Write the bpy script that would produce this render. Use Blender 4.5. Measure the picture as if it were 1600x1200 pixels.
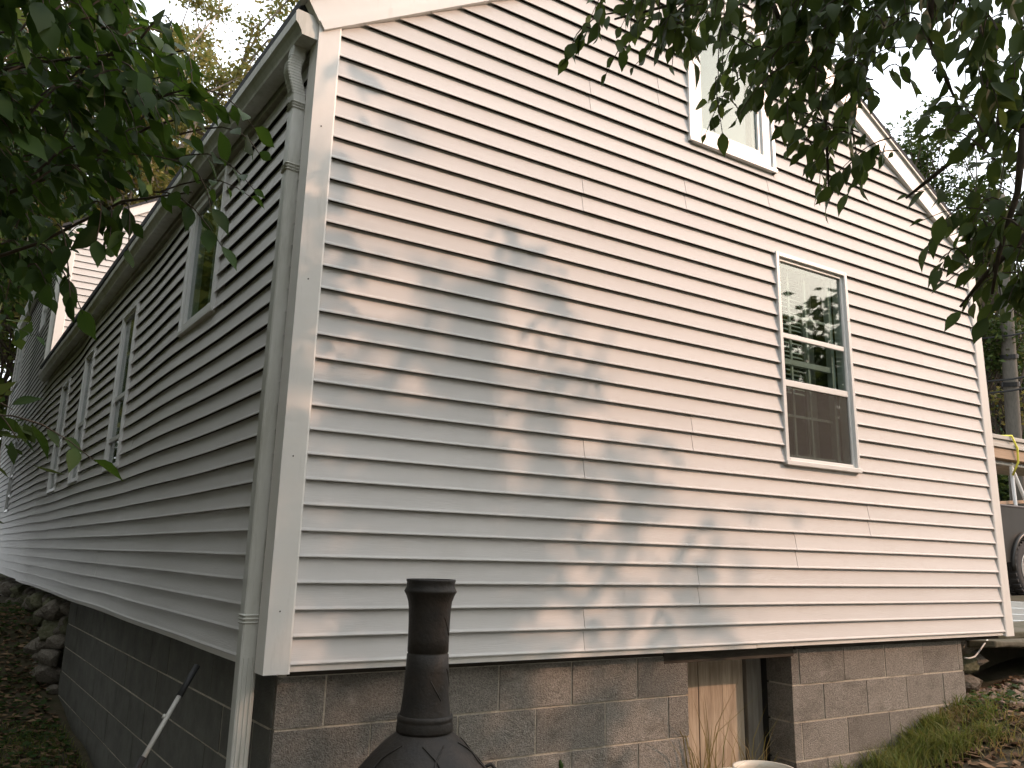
import bpy, bmesh, math, random
import numpy as np
from mathutils import Vector, Matrix, Quaternion

for o in list(bpy.data.objects): bpy.data.objects.remove(o)
SC = bpy.context.scene
COL = SC.collection
R = math.radians
rnd = random.Random(7)

# ------------------------------------------------------------------ camera
CAM = Vector((-0.840, -3.170, 0.418)); FPX = 1227.0        # focal length in pixels of a 1600 px wide frame
YAW, PITCH, ROLL = R(30.787), R(12.556), R(1.4045)
FWD = Vector((math.sin(YAW)*math.cos(PITCH), math.cos(YAW)*math.cos(PITCH), math.sin(PITCH)))
r0 = FWD.cross(Vector((0, 0, 1))).normalized(); u0 = r0.cross(FWD)
RGT = math.cos(ROLL)*r0 + math.sin(ROLL)*u0
UPV = -math.sin(ROLL)*r0 + math.cos(ROLL)*u0
cam = bpy.data.cameras.new('camera'); cam.sensor_width = 36; cam.lens = 36*FPX/1600
cam.clip_start = 0.05; cam.clip_end = 3000
camo = bpy.data.objects.new('camera', cam); COL.objects.link(camo)
M = Matrix((RGT, UPV, -FWD)).transposed().to_4x4(); M.translation = CAM
camo.matrix_world = M; SC.camera = camo
SC.render.resolution_x, SC.render.resolution_y = 1024, 768

# ------------------------------------------------------------------ sky, sun, exposure
SUN_AZ, SUN_EL = R(130), R(27.5)
SUN = Vector((math.sin(SUN_AZ)*math.cos(SUN_EL), math.cos(SUN_AZ)*math.cos(SUN_EL), math.sin(SUN_EL)))
w = bpy.data.worlds.new('World'); SC.world = w; w.use_nodes = True
nt = w.node_tree; nt.nodes.clear()
sky = nt.nodes.new('ShaderNodeTexSky'); sky.sky_type = 'NISHITA'; sky.sun_disc = False
sky.sun_elevation = SUN_EL; sky.sun_rotation = SUN_AZ
sky.air_density = 1.0; sky.dust_density = 5.0; sky.ozone_density = 1.0
hz = nt.nodes.new('ShaderNodeMix'); hz.data_type = 'RGBA'; hz.inputs[0].default_value = 0.62   # thin bright haze over the whole sky
hz.inputs[7].default_value = (17.3, 18.0, 18.7, 1)
nt.links.new(sky.outputs[0], hz.inputs[6])
bg = nt.nodes.new('ShaderNodeBackground'); bg.inputs[1].default_value = 0.15
wo = nt.nodes.new('ShaderNodeOutputWorld')
nt.links.new(hz.outputs[2], bg.inputs[0]); nt.links.new(bg.outputs[0], wo.inputs[0])
sl = bpy.data.lights.new('sun', 'SUN'); sl.energy = 2.2; sl.angle = R(0.75); sl.color = (1.0, 0.63, 0.45)
so = bpy.data.objects.new('sun', sl); COL.objects.link(so)
so.rotation_euler = SUN.to_track_quat('Z', 'Y').to_euler(); so.location = (8, -8, 9)
vs = SC.view_settings; vs.view_transform = 'Standard'; vs.look = 'None'; vs.gamma = 1; vs.exposure = 0.35
vs.use_curve_mapping = False
SC.cycles.max_bounces = 6; SC.cycles.diffuse_bounces = 3; SC.cycles.transparent_max_bounces = 8

# ------------------------------------------------------------------ measuring helpers
def at(px, py, d):                     # the point d metres along the sight line of a photo pixel
    v = FWD*FPX + RGT*(px-800) - UPV*(py-600)
    return CAM + v.normalized()*d
def pix(P):
    v = P-CAM; z = v.dot(FWD)
    if z < 0.05: return None
    return 800+FPX*v.dot(RGT)/z, 600-FPX*v.dot(UPV)/z
SA = 0.0956; SN = math.hypot(1, SA)
def sd(s, out, z):                     # side wall: metres along it, metres out from it, height
    return Vector((-SA*s/SN-out/SN, s/SN-SA*out/SN, z))

# ------------------------------------------------------------------ object helpers
WLOC = {}
def root(name, loc, label, cat, group=None, rot=None):
    o = bpy.data.objects.new(name, None); COL.objects.link(o); o.empty_display_size = 0.2
    o.location = loc; WLOC[o] = Vector(loc)
    o['label'] = label; o['category'] = cat
    if group: o['group'] = group
    return o
def tag(o, label=None, cat=None, group=None, kind=None):
    if label: o['label'] = label
    if cat: o['category'] = cat
    if group: o['group'] = group
    if kind: o['kind'] = kind
    return o
def mesh_obj(name, V, F, mat, parent=None, smooth=False, mi=None):
    """world-space vertices -> one object with its origin at its own centre"""
    V = np.asarray([tuple(v) for v in V], dtype=float)
    c = (V.min(0)+V.max(0))/2
    me = bpy.data.meshes.new(name)
    me.from_pydata((V-c).tolist(), [], [tuple(f) for f in F])
    me.update()
    mats = mat if isinstance(mat, (list, tuple)) else [mat]
    for m in mats: me.materials.append(m)
    if mi is not None: me.polygons.foreach_set('material_index', mi)
    if smooth: me.polygons.foreach_set('use_smooth', [True]*len(me.polygons))
    o = bpy.data.objects.new(name, me); COL.objects.link(o)
    WLOC[o] = Vector(c)
    if parent: o.parent = parent; o.location = WLOC[o]-WLOC[parent]
    else: o.location = c
    return o
class MB:
    def __init__(s): s.V = []; s.F = []
    def add(s, V, F):
        n = len(s.V); s.V += [tuple(v) for v in V]; s.F += [tuple(i+n for i in f) for f in F]; return s
    def hexa(s, P):    # 8 corners: bottom 4 (ccw), top 4
        return s.add(P, [(3,2,1,0),(4,5,6,7),(0,1,5,4),(1,2,6,5),(2,3,7,6),(3,0,4,7)])
    def box(s, a, b):
        (x0,y0,z0),(x1,y1,z1) = a, b
        return s.hexa([(x0,y0,z0),(x1,y0,z0),(x1,y1,z0),(x0,y1,z0),(x0,y0,z1),(x1,y0,z1),(x1,y1,z1),(x0,y1,z1)])
    def sbox(s, s0, s1, o0, o1, z0, z1):
        return s.hexa([sd(s0,o0,z0),sd(s0,o1,z0),sd(s1,o1,z0),sd(s1,o0,z0),sd(s0,o0,z1),sd(s0,o1,z1),sd(s1,o1,z1),sd(s1,o0,z1)])
    def sweep(s, sections, closed=True, cap=True):   # list of equal rings
        n = len(sections[0]); b = len(s.V)
        for r in sections: s.V += [tuple(v) for v in r]
        for i in range(len(sections)-1):
            for j in range(n if closed else n-1):
                k = (j+1) % n
                s.F.append((b+i*n+j, b+i*n+k, b+(i+1)*n+k, b+(i+1)*n+j))
        if cap and closed:
            s.F.append(tuple(b+j for j in reversed(range(n)))); s.F.append(tuple(b+(len(sections)-1)*n+j for j in range(n)))
        return s
    def tube(s, pts, rad, n=8, cap=True):
        pts = [Vector(p) for p in pts]; secs = []
        for i, p in enumerate(pts):
            t = (pts[min(i+1, len(pts)-1)]-pts[max(i-1, 0)]).normalized()
            a = t.cross(Vector((0.31, 0.17, 0.94)));
            if a.length < 0.05: a = t.cross(Vector((1, 0, 0)))
            a.normalize(); c = t.cross(a)
            r = rad[i] if hasattr(rad, '__len__') else rad
            secs.append([p+(a*math.cos(2*math.pi*k/n)+c*math.sin(2*math.pi*k/n))*r for k in range(n)])
        return s.sweep(secs, True, cap)
    def lathe(s, c, prof, n=32, cap=False):
        secs = [[(c[0]+r*math.cos(2*math.pi*k/n), c[1]+r*math.sin(2*math.pi*k/n), c[2]+z) for k in range(n)] for r, z in prof]
        return s.sweep(secs, True, cap)
    def build(s, name, mat, parent=None, smooth=False): return mesh_obj(name, s.V, s.F, mat, parent, smooth)
def bevel(o, w=0.004, seg=2):
    m = o.modifiers.new('bevel', 'BEVEL'); m.width = w; m.segments = seg; m.limit_method = 'ANGLE'; m.angle_limit = R(40); return o

# ------------------------------------------------------------------ materials
def mat(name, base, rough=0.6, metal=0.0, var=0.0, vscale=3.0, bump=0.0, bscale=40.0, col2=None, stretch=(1,1,1), spec=0.5, coords='Object', detail=6):
    m = bpy.data.materials.new(name); m.use_nodes = True
    nt = m.node_tree; b = nt.nodes['Principled BSDF']
    b.inputs['Roughness'].default_value = rough; b.inputs['Metallic'].default_value = metal
    b.inputs['Specular IOR Level'].default_value = spec
    b.inputs['Base Color'].default_value = (*base, 1)
    tc = nt.nodes.new('ShaderNodeTexCoord'); mp = nt.nodes.new('ShaderNodeMapping'); mp.inputs['Scale'].default_value = stretch
    if coords == 'World':
        g = nt.nodes.new('ShaderNodeNewGeometry'); nt.links.new(g.outputs['Position'], mp.inputs[0])
    else: nt.links.new(tc.outputs['Object'], mp.inputs[0])
    if var > 0 or col2:
        n = nt.nodes.new('ShaderNodeTexNoise'); n.inputs['Scale'].default_value = vscale; n.inputs['Detail'].default_value = detail; n.inputs['Roughness'].default_value = 0.65
        nt.links.new(mp.outputs[0], n.inputs['Vector'])
        cr = nt.nodes.new('ShaderNodeValToRGB'); cr.color_ramp.elements[0].position = 0.3; cr.color_ramp.elements[1].position = 0.7
        c2 = col2 if col2 else tuple(c*(1-var) for c in base)
        cr.color_ramp.elements[0].color = (*c2, 1); cr.color_ramp.elements[1].color = (*base, 1)
        nt.links.new(n.outputs['Fac'], cr.inputs[0]); nt.links.new(cr.outputs[0], b.inputs['Base Color'])
    if bump > 0:
        n2 = nt.nodes.new('ShaderNodeTexNoise'); n2.inputs['Scale'].default_value = bscale; n2.inputs['Detail'].default_value = 5
        nt.links.new(mp.outputs[0], n2.inputs['Vector'])
        bp = nt.nodes.new('ShaderNodeBump'); bp.inputs['Strength'].default_value = bump; bp.inputs['Distance'].default_value = 0.01
        nt.links.new(n2.outputs['Fac'], bp.inputs['Height']); nt.links.new(bp.outputs[0], b.inputs['Normal'])
    return m
def per_object(m, amount):
    nt = m.node_tree; b = nt.nodes['Principled BSDF']; l = b.inputs['Base Color'].links[0]; src = l.from_socket
    oi = nt.nodes.new('ShaderNodeObjectInfo'); mr = nt.nodes.new('ShaderNodeMapRange'); mr.inputs['To Min'].default_value = 1-amount; mr.inputs['To Max'].default_value = 1+amount*0.5
    hs = nt.nodes.new('ShaderNodeHueSaturation'); nt.links.new(oi.outputs['Random'], mr.inputs[0]); nt.links.new(mr.outputs[0], hs.inputs['Value'])
    nt.links.new(src, hs.inputs['Color']); nt.links.new(hs.outputs[0], b.inputs['Base Color'])
def stain(m, scale, lo, hi, col, stretch=(1,1,1), fac=1.0):
    """blotches of another colour (efflorescence, grime) laid over the base colour"""
    nt = m.node_tree; b = nt.nodes['Principled BSDF']; src = b.inputs['Base Color'].links[0].from_socket
    g = nt.nodes.new('ShaderNodeNewGeometry'); mp = nt.nodes.new('ShaderNodeMapping'); mp.inputs['Scale'].default_value = stretch; nt.links.new(g.outputs['Position'], mp.inputs[0])
    n = nt.nodes.new('ShaderNodeTexNoise'); n.inputs['Scale'].default_value = scale; n.inputs['Detail'].default_value = 9; n.inputs['Roughness'].default_value = 0.7; nt.links.new(mp.outputs[0], n.inputs['Vector'])
    mr = nt.nodes.new('ShaderNodeMapRange'); mr.inputs['From Min'].default_value = lo; mr.inputs['From Max'].default_value = hi; mr.inputs['To Max'].default_value = fac; nt.links.new(n.outputs['Fac'], mr.inputs[0])
    mx = nt.nodes.new('ShaderNodeMix'); mx.data_type = 'RGBA'; mx.inputs[7].default_value = (*col, 1)
    nt.links.new(mr.outputs[0], mx.inputs[0]); nt.links.new(src, mx.inputs[6]); nt.links.new(mx.outputs[2], b.inputs['Base Color'])
def leaf_mat(name, c1, c2, trans=0.35, rough=0.55):
    m = bpy.data.materials.new(name); m.use_nodes = True
    nt = m.node_tree; b = nt.nodes['Principled BSDF']; out = nt.nodes['Material Output']
    g = nt.nodes.new('ShaderNodeNewGeometry'); oi = nt.nodes.new('ShaderNodeObjectInfo')
    ad = nt.nodes.new('ShaderNodeMath'); ad.operation = 'ADD'; fr = nt.nodes.new('ShaderNodeMath'); fr.operation = 'FRACT'
    nt.links.new(g.outputs['Random Per Island'], ad.inputs[0]); nt.links.new(oi.outputs['Random'], ad.inputs[1]); nt.links.new(ad.outputs[0], fr.inputs[0])
    cr = nt.nodes.new('ShaderNodeValToRGB'); cr.color_ramp.elements[0].color = (*c1, 1); cr.color_ramp.elements[1].color = (*c2, 1)
    nt.links.new(fr.outputs[0], cr.inputs[0])
    nt.links.new(cr.outputs[0], b.inputs['Base Color']); b.inputs['Roughness'].default_value = rough
    b.inputs['Specular IOR Level'].default_value = 0.16
    t = nt.nodes.new('ShaderNodeBsdfTranslucent'); hs = nt.nodes.new('ShaderNodeHueSaturation')
    hs.inputs['Hue'].default_value = 0.485; hs.inputs['Value'].default_value = 2.0; hs.inputs['Saturation'].default_value = 1.1
    nt.links.new(cr.outputs[0], hs.inputs['Color']); nt.links.new(hs.outputs[0], t.inputs[0])
    mx = nt.nodes.new('ShaderNodeMixShader'); mx.inputs[0].default_value = trans
    nt.links.new(b.outputs[0], mx.inputs[1]); nt.links.new(t.outputs[0], mx.inputs[2]); nt.links.new(mx.outputs[0], out.inputs[0])
    return m
def glass_mat(name, tint=(0.8,0.86,0.84), rough=0.02):
    m = bpy.data.materials.new(name); m.use_nodes = True
    nt = m.node_tree; nt.nodes.remove(nt.nodes['Principled BSDF']); out = nt.nodes['Material Output']
    tr = nt.nodes.new('ShaderNodeBsdfTransparent'); tr.inputs[0].default_value = (*tint, 1)
    gl = nt.nodes.new('ShaderNodeBsdfGlossy'); gl.inputs['Roughness'].default_value = rough
    fr = nt.nodes.new('ShaderNodeLayerWeight'); fr.inputs[0].default_value = 0.5
    pw = nt.nodes.new('ShaderNodeMath'); pw.operation = 'POWER'; pw.inputs[1].default_value = 4.0
    nt.links.new(fr.outputs['Facing'], pw.inputs[0])
    ad = nt.nodes.new('ShaderNodeMath'); ad.operation = 'MULTIPLY_ADD'; ad.inputs[1].default_value = 0.9; ad.inputs[2].default_value = 0.065
    mx = nt.nodes.new('ShaderNodeMixShader')
    nt.links.new(pw.outputs[0], ad.inputs[0]); nt.links.new(ad.outputs[0], mx.inputs[0])
    nt.links.new(tr.outputs[0], mx.inputs[1]); nt.links.new(gl.outputs[0], mx.inputs[2]); nt.links.new(mx.outputs[0], out.inputs[0])
    return m
m_vinyl = mat('vinyl_siding', (0.630,0.605,0.578), 0.55, var=0.07, vscale=1.6, bump=0.10, bscale=18, stretch=(1.0,1.0,14.0), spec=0.22, coords='World')
per_object(m_vinyl, 0.05)
m_trim = mat('vinyl_trim', (0.75,0.715,0.665), 0.38, var=0.06, vscale=4, bump=0.03, bscale=30, coords='World')
m_alum = mat('painted_aluminium', (0.62,0.61,0.57), 0.42, var=0.22, vscale=6, bump=0.06, bscale=25, stretch=(1,1,0.25), coords='World', col2=(0.44,0.43,0.37))
m_white = mat('window_vinyl', (0.74,0.73,0.70), 0.35, var=0.06, vscale=8, coords='World')
m_block = mat('concrete_block', (0.36,0.328,0.285), 0.95, var=0.45, vscale=110, bump=1.0, bscale=190, col2=(0.14,0.125,0.105), spec=0.2, coords='World', detail=8)
per_object(m_block, 0.22)
m_mortar = mat('mortar', (0.58,0.51,0.41), 0.95, var=0.30, vscale=20, bump=0.6, bscale=90, spec=0.2, coords='World')
stain(m_block, 5.0, 0.52, 0.72, (0.10,0.09,0.075), (1,1,1.6), 0.75); stain(m_block, 9.0, 0.60, 0.75, (0.46,0.43,0.38), (1,1,1), 0.6)
stain(m_mortar, 7.0, 0.50, 0.70, (0.16,0.14,0.11), (1,1,1), 0.8)
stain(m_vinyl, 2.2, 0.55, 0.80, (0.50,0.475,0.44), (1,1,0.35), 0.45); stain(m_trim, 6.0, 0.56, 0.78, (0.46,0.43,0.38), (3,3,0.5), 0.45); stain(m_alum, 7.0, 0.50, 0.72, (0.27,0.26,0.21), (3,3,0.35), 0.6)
m_sheath = mat('darkened_sheathing', (0.075,0.06,0.045), 0.9, var=0.3)  # darkened so that the open lap gaps read as shadow lines
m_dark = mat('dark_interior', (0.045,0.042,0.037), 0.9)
m_room = mat('room_wall', (0.30,0.27,0.23), 0.9)
m_blind = mat('blind_slat', (0.58,0.61,0.56), 0.5)
m_innerv = mat('dimmed_sash_vinyl', (0.42,0.43,0.40), 0.5)  # dimmer copy of the window vinyl; shade behind the glass put into the colour
m_shade = mat('roller_shade', (0.34,0.35,0.37), 0.8)
m_glass = glass_mat('window_glass', (0.74,0.80,0.78))
m_screen = mat('insect_screen', (0.10,0.09,0.08), 0.8)
_n = m_screen.node_tree; _t = _n.nodes.new('ShaderNodeBsdfTransparent'); _x = _n.nodes.new('ShaderNodeMixShader'); _x.inputs[0].default_value = 0.24
_n.links.new(_t.outputs[0], _x.inputs[1]); _n.links.new(_n.nodes['Principled BSDF'].outputs[0], _x.inputs[2]); _n.links.new(_x.outputs[0], _n.nodes['Material Output'].inputs[0])
m_shingle = mat('asphalt_shingle', (0.055,0.055,0.058), 0.95, var=0.4, vscale=30, bump=0.8, bscale=90, coords='World')
m_plank = mat('weathered_plank', (0.52,0.42,0.31), 0.85, var=0.5, vscale=5, bump=0.35, bscale=14, col2=(0.27,0.205,0.145), stretch=(7,7,0.7), spec=0.25)
per_object(m_plank, 0.2)
m_plank_grey = mat('grey_weathered_timber', (0.21,0.185,0.15), 0.85, var=0.45, vscale=5, bump=0.35, bscale=14, stretch=(7,7,0.7), spec=0.25)
m_beam = mat('rough_header_timber', (0.08,0.067,0.053), 0.9, var=0.5, vscale=8, bump=0.5, bscale=20, stretch=(0.6,4,4), spec=0.2)
m_iron = mat('chiminea_cast_iron', (0.014,0.013,0.0115), 0.58, metal=0.2, var=0.5, vscale=9, bump=0.25, bscale=70, col2=(0.030,0.023,0.017), spec=0.4)
m_stone = mat('field_stone', (0.25,0.22,0.18), 0.95, var=0.5, vscale=7, bump=0.8, bscale=25, col2=(0.10,0.085,0.065), spec=0.2)
m_stone2 = mat('mossy_stone', (0.19,0.18,0.12), 0.95, var=0.5, vscale=6, bump=0.8, bscale=25, col2=(0.07,0.075,0.035), spec=0.2)
m_bark = mat('bark', (0.10,0.08,0.06), 0.95, var=0.5, vscale=12, bump=0.9, bscale=25, stretch=(2,2,0.5), spec=0.2)
m_palebark = mat('pale_bark', (0.30,0.25,0.20), 0.9, var=0.4, vscale=8, bump=0.4, bscale=20, spec=0.2)
m_leafR = leaf_mat('leaf_dark', (0.030,0.050,0.014), (0.060,0.090,0.024), 0.28)
m_leafL = leaf_mat('leaf_green', (0.019,0.038,0.009), (0.042,0.080,0.016), 0.34)
m_leafFar = leaf_mat('leaf_far_green', (0.045,0.075,0.020), (0.10,0.12,0.035), 0.3)
m_leafDark = leaf_mat('leaf_far_dark', (0.025,0.048,0.013), (0.060,0.085,0.024), 0.22)
m_leafYel = leaf_mat('leaf_autumn', (0.070,0.095,0.030), (0.185,0.155,0.050), 0.35)
m_leafGold = leaf_mat('leaf_gold', (0.30,0.17,0.03), (0.40,0.24,0.05), 0.35)
m_spruce = leaf_mat('needle_green', (0.020,0.040,0.025), (0.045,0.075,0.05), 0.1)
m_grass = leaf_mat('grass_blade', (0.07,0.11,0.025), (0.17,0.17,0.055), 0.3)
m_straw = leaf_mat('dry_grass', (0.22,0.17,0.08), (0.16,0.15,0.05), 0.3)
m_litter = leaf_mat('dead_leaf', (0.10,0.06,0.035), (0.26,0.17,0.10), 0.1, 0.8)
m_soil = mat('soil', (0.085,0.065,0.045), 0.98, var=0.5, vscale=5, bump=1.0, bscale=18, col2=(0.045,0.045,0.022), coords='World', spec=0.15)

# ------------------------------------------------------------------ ground
def smooth(a, b, x):
    t = min(1, max(0, (x-a)/(b-a))); return t*t*(3-2*t)
def ground_h(x, y):
    h = -1.10
    h += 0.22*smooth(-3.0, -0.3, y)*smooth(-1.0, 2.5, x)              # rises towards the house
    h += 0.20*smooth(2.6, 4.1, x)*smooth(-5, -0.6, y) + 0.20*smooth(3.6, 4.9, x)*smooth(-5, -0.6, y)
    h += 0.52*smooth(4.7, 10.0, x)*smooth(-6, -1, y)
    h += 0.18*smooth(1.5, 5.0, y)*smooth(0.4, -0.8, x)
    h += 0.62*smooth(4.6, 7.6, y)*smooth(1.0, -0.2, x)                # bank along the side wall
    h += 0.25*smooth(-1.0, -4.0, x)*smooth(-3, 3, y)
    h += 0.22*smooth(9, 25, x) + 0.3*smooth(14, 40, y)
    h += 0.022*math.sin(3.1*x+1.7*y)+0.018*math.sin(5.3*y-2.2*x)
    return h
def grid_lines(a, b, dense0, dense1, fine, coarse):
    L = []; v = a
    while v < b:
        L.append(v); v += fine if dense0-1e-6 <= v < dense1 else coarse
        if L[-1] < dense0 < v: v = dense0
    L.append(b); return L
gx_ = grid_lines(-250, 400, -4, 9, 0.13, 12); gy_ = grid_lines(-120, 450, -4, 9, 0.13, 12)
GV = [(x, y, ground_h(x, y)) for y in gy_ for x in gx_]; nx = len(gx_)
GF = [(j*nx+i, j*nx+i+1, (j+1)*nx+i+1, (j+1)*nx+i) for j in range(len(gy_)-1) for i in range(nx-1)]
tag(mesh_obj('ground', GV, GF, m_soil, None, True), kind='structure')

# ------------------------------------------------------------------ the house
GW = 5.206; RIDGE_X = GW/2; EAVE = 2.728; SLOPE = 0.615; LMAIN = 9.62; LREAR = 16.8; CRS = 0.1016
ZG = 2.70
house = root('house', (2.6, 4.0, -1.05), 'two part house clad in cream vinyl siding on a concrete block foundation', 'house')
# openings on the gable wall and on the side wall: (from, to, bottom, top)
GWIN = (2.940, 3.632, 1.003, 2.352); GWIN2 = (2.232, 2.987, 2.894, 4.02)
SWINS = [(1.275,1.985,1.725,2.60),(3.50,4.06,1.03,2.34),(5.33,5.86,1.04,2.34),(7.06,7.66,1.04,2.33),(12.75,13.42,1.0,2.27)]
UWINS = [(15.1,15.95,3.62,4.72),(11.35,12.0,3.95,4.72)]
def rake_z(x): return EAVE + SLOPE*min(x, GW-x)

def wall_cells(u0, u1, z0, z1, holes):
    us = sorted({u0, u1, *[h[0] for h in holes], *[h[1] for h in holes]}); zs = sorted({z0, z1, *[h[2] for h in holes], *[h[3] for h in holes]})
    for i in range(len(us)-1):
        for j in range(len(zs)-1):
            cu, cz = (us[i]+us[i+1])/2, (zs[j]+zs[j+1])/2
            if not any(h[0] < cu < h[1] and h[2] < cz < h[3] for h in holes): yield us[i], us[i+1], zs[j], zs[j+1]
gw = MB()
inset = lambda h: (h[0]+0.03, h[1]-0.03, h[2]+0.03, h[3]-0.03)
for a, b, c, d in wall_cells(0.02, GW-0.02, -0.02, EAVE, [inset(GWIN)]): gw.box((a, 0.012, c), (b, 0.10, d))
# gable triangle in vertical strips so that the upper window stays open
h2 = inset(GWIN2); xs = [0.02, h2[0], RIDGE_X, h2[1], GW-0.02]
for a, b in zip(xs[:-1], xs[1:]):
    lo = h2[3] if h2[0] <= a and b <= h2[1] else EAVE
    if lo > EAVE: gw.box((a, 0.012, EAVE), (b, 0.10, h2[2]))
    gw.hexa([(a,.012,lo),(b,.012,lo),(b,.10,lo),(a,.10,lo),(a,.012,max(lo,rake_z(a))),(b,.012,max(lo,rake_z(b))),(b,.10,max(lo,rake_z(b))),(a,.10,max(lo,rake_z(a)))])
gable_wall = gw.build('gable_wall', m_sheath, house)
swl = MB()
for a, b, c, d in wall_cells(0.02, LREAR, -0.02, ZG, [inset(h) for h in SWINS]): swl.sbox(a, b, -0.14, -0.040, c, d)
side_wall = swl.build('side_wall', m_sheath, house)

def bow(s, z):                                   # the old side wall is not true: it bows in and out
    return 0.012*math.sin(1.3*s+0.6)*smooth(1.5, 4, s) + 0.022*math.exp(-((s-8.7)/0.7)**2) - 0.018*math.exp(-((s-6.4)/0.7)**2) + 0.004*math.sin(3.1*s+z*0.8)
def course_profile(z0, z1):                      # (out, z) of one vinyl course, butt at the bottom, open to the dark backing for deeper shadow lines
    return [(0.0008, z1+0.003), (0.0035, z1-0.002), (0.0175, z0+0.014), (0.0215, z0+0.0045), (0.0213, z0+0.0008), (0.0198, z0), (0.0187, z0+0.004), (0.0150, z0+0.016), (0.0012, z1-0.010)]
def board(parent, fmap, u0, u1, z0, z1, step, clip=None, lift=0.0, jit=0.0):
    pr = course_profile(z0, z1); n = max(1, int((u1-u0)/step)); secs = []
    for i in range(n+1):
        ring = []
        for o, z in pr:
            a, b = u0, u1
            if clip: a, b = clip(a, b, z)
            u = a+(b-a)*i/n
            ring.append(fmap(u, o+lift, z+jit*math.sin(2.3*u+z0*9)))
        secs.append(ring)
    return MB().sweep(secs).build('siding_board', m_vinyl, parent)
def split(u0, u1, z0, z1, holes, joints):
    """course u0..u1 minus the openings it meets and cut at its butt joints"""
    segs = [(u0, u1)]
    for h in holes:
        if z1 > h[2]+0.02 and z0 < h[3]-0.02:
            new = []
            for a, b in segs:
                if h[0] > a+0.01: new.append((a, min(b, h[0]+0.012)))
                if h[1] < b-0.01: new.append((max(a, h[1]-0.012), b))
                if h[0] >= b or h[1] <= a: pass
            segs = [s for s in new if s[1]-s[0] > 0.02]
    for j in joints:
        new = []
        for a, b in segs:
            if a+0.05 < j < b-0.05: new += [(a, j), (j+0.0015, b)]
            else: new.append((a, b))
        segs = new
    return segs
gmap = lambda u, o, z: (u, -o, z)
JOIN = {0:[1.472], 2:[2.218], 4:[2.999], 6:[3.697], 8:[1.468], 10:[2.2], 12:[], 14:[4.4], 16:[], 18:[4.45], 20:[], 22:[1.452], 24:[2.197], 26:[2.914], 28:[1.5], 30:[2.0], 32:[3.4]}
for k in range(0, 44):
    z0, z1 = k*CRS, (k+1)*CRS
    if z1 > EAVE+SLOPE*RIDGE_X: break
    u0, u1 = 0.070, GW-0.070
    def clip(a, b, z):
        d = max(0.0, (z-EAVE-0.03)/SLOPE)
        return (max(a, d) if a < 0.2 else a), (min(b, GW-d) if b > GW-0.2 else b)
    if z0 > EAVE+0.05: lim = (z0-EAVE-0.03)/SLOPE
    else: lim = 0
    segs = split(max(u0, 0), u1, z0, z1, [GWIN, GWIN2], JOIN.get(k-k % 2, []))
    for i, (a, b) in enumerate(segs):
        a2, b2 = max(a, lim), min(b, GW-lim)
        if b2-a2 < 0.05: continue
        def cl(p, q, z, a=a, b=b):
            d = max(0.0, (z-EAVE-0.03)/SLOPE); return max(a, d), min(b, GW-d)
        board(gable_wall, gmap, a, b, z0, z1, 0.35, cl, lift=0.0016*(i % 2), jit=0.0006)
for k in range(0, 26):
    z0, z1 = k*CRS, (k+1)*CRS
    jl = [3.1+0.75*((k//2) % 5)] if k//2 % 2 else [8.4-0.6*((k//2) % 4)]
    for i, (a, b) in enumerate(split(0.070, LMAIN+0.02, z0, z1, SWINS, jl)):
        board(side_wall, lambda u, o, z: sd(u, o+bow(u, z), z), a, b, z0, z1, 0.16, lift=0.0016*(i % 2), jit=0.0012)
def fillers(parent, fmap, holes, step):           # cut courses just under and over each opening
    for h in holes:
        for k in range(0, 44):
            z0, z1 = k*CRS, (k+1)*CRS
            if z1 > h[2]+0.02 and z0 < h[2]-0.012: board(parent, fmap, h[0]+0.012, h[1]-0.012, z0, h[2]+0.012, step)
            if z0 < h[3]-0.02 and z1 > h[3]+0.012: board(parent, fmap, h[0]+0.012, h[1]-0.012, h[3]-0.008, z1, step)
fillers(gable_wall, gmap, [GWIN, GWIN2], 1.0)
fillers(side_wall, lambda u, o, z: sd(u, o+bow(u, z), z), SWINS[:4], 0.2)
# starter strips under the lowest course
MB().box((0.070, -0.011, -0.026), (2.64, -0.002, -0.001)).build('starter_strip', m_trim, gable_wall)
MB().box((2.643, -0.011, -0.024), (GW-0.070, -0.002, -0.001)).build('starter_strip', m_trim, gable_wall)
MB().sweep([[sd(s, 0.002+bow(s, 0), -0.024), sd(s, 0.011+bow(s, 0), -0.024), sd(s, 0.011+bow(s, 0), -0.001), sd(s, 0.002+bow(s, 0), -0.001)] for s in np.linspace(0.07, LMAIN, 50)]).build('starter_strip', m_trim, side_wall)
# corner posts
def corner_post(c, du, dv, z0, z1, wd=0.076, out=0.027):
    du, dv = Vector(du), Vector(dv); c = Vector(c); P = []
    no_u = -dv; no_v = -du        # outward of face along du is -dv
    ring = [c+no_u*out+no_v*out, c+no_u*out+du*(wd-0.008), c+no_u*(out-0.004)+du*wd, c+du*wd*1.0, c, c+dv*wd, c+no_v*(out-0.004)+dv*wd, c+no_v*out+dv*(wd-0.008)]
    return MB().sweep([[Vector((p.x, p.y, z)) for p in ring] for z in (z0, z1)]).build('corner_post', m_trim, house)
sdir = Vector((-SA, 1, 0)).normalized()
corner_post((0, 0, 0), (1, 0, 0), sdir, -0.032, 2.80)
corner_post((GW, 0, 0), (-1, 0, 0), (0, 1, 0), -0.030, 2.80)
for zz in (2.262, 1.55, 0.8, 0.2):
    MB().tube([(0.020, -0.0265, zz), (0.020, -0.0285, zz)], 0.0032, 8).build('nail_head', m_sheath, house)
# the far long side of the house (east) and the back, plain, so the volume is closed
MB().box((GW-0.12, 0.10, -0.02), (GW, 9.6, ZG+0.05)).build('back_side_wall', m_vinyl, house)
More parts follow.
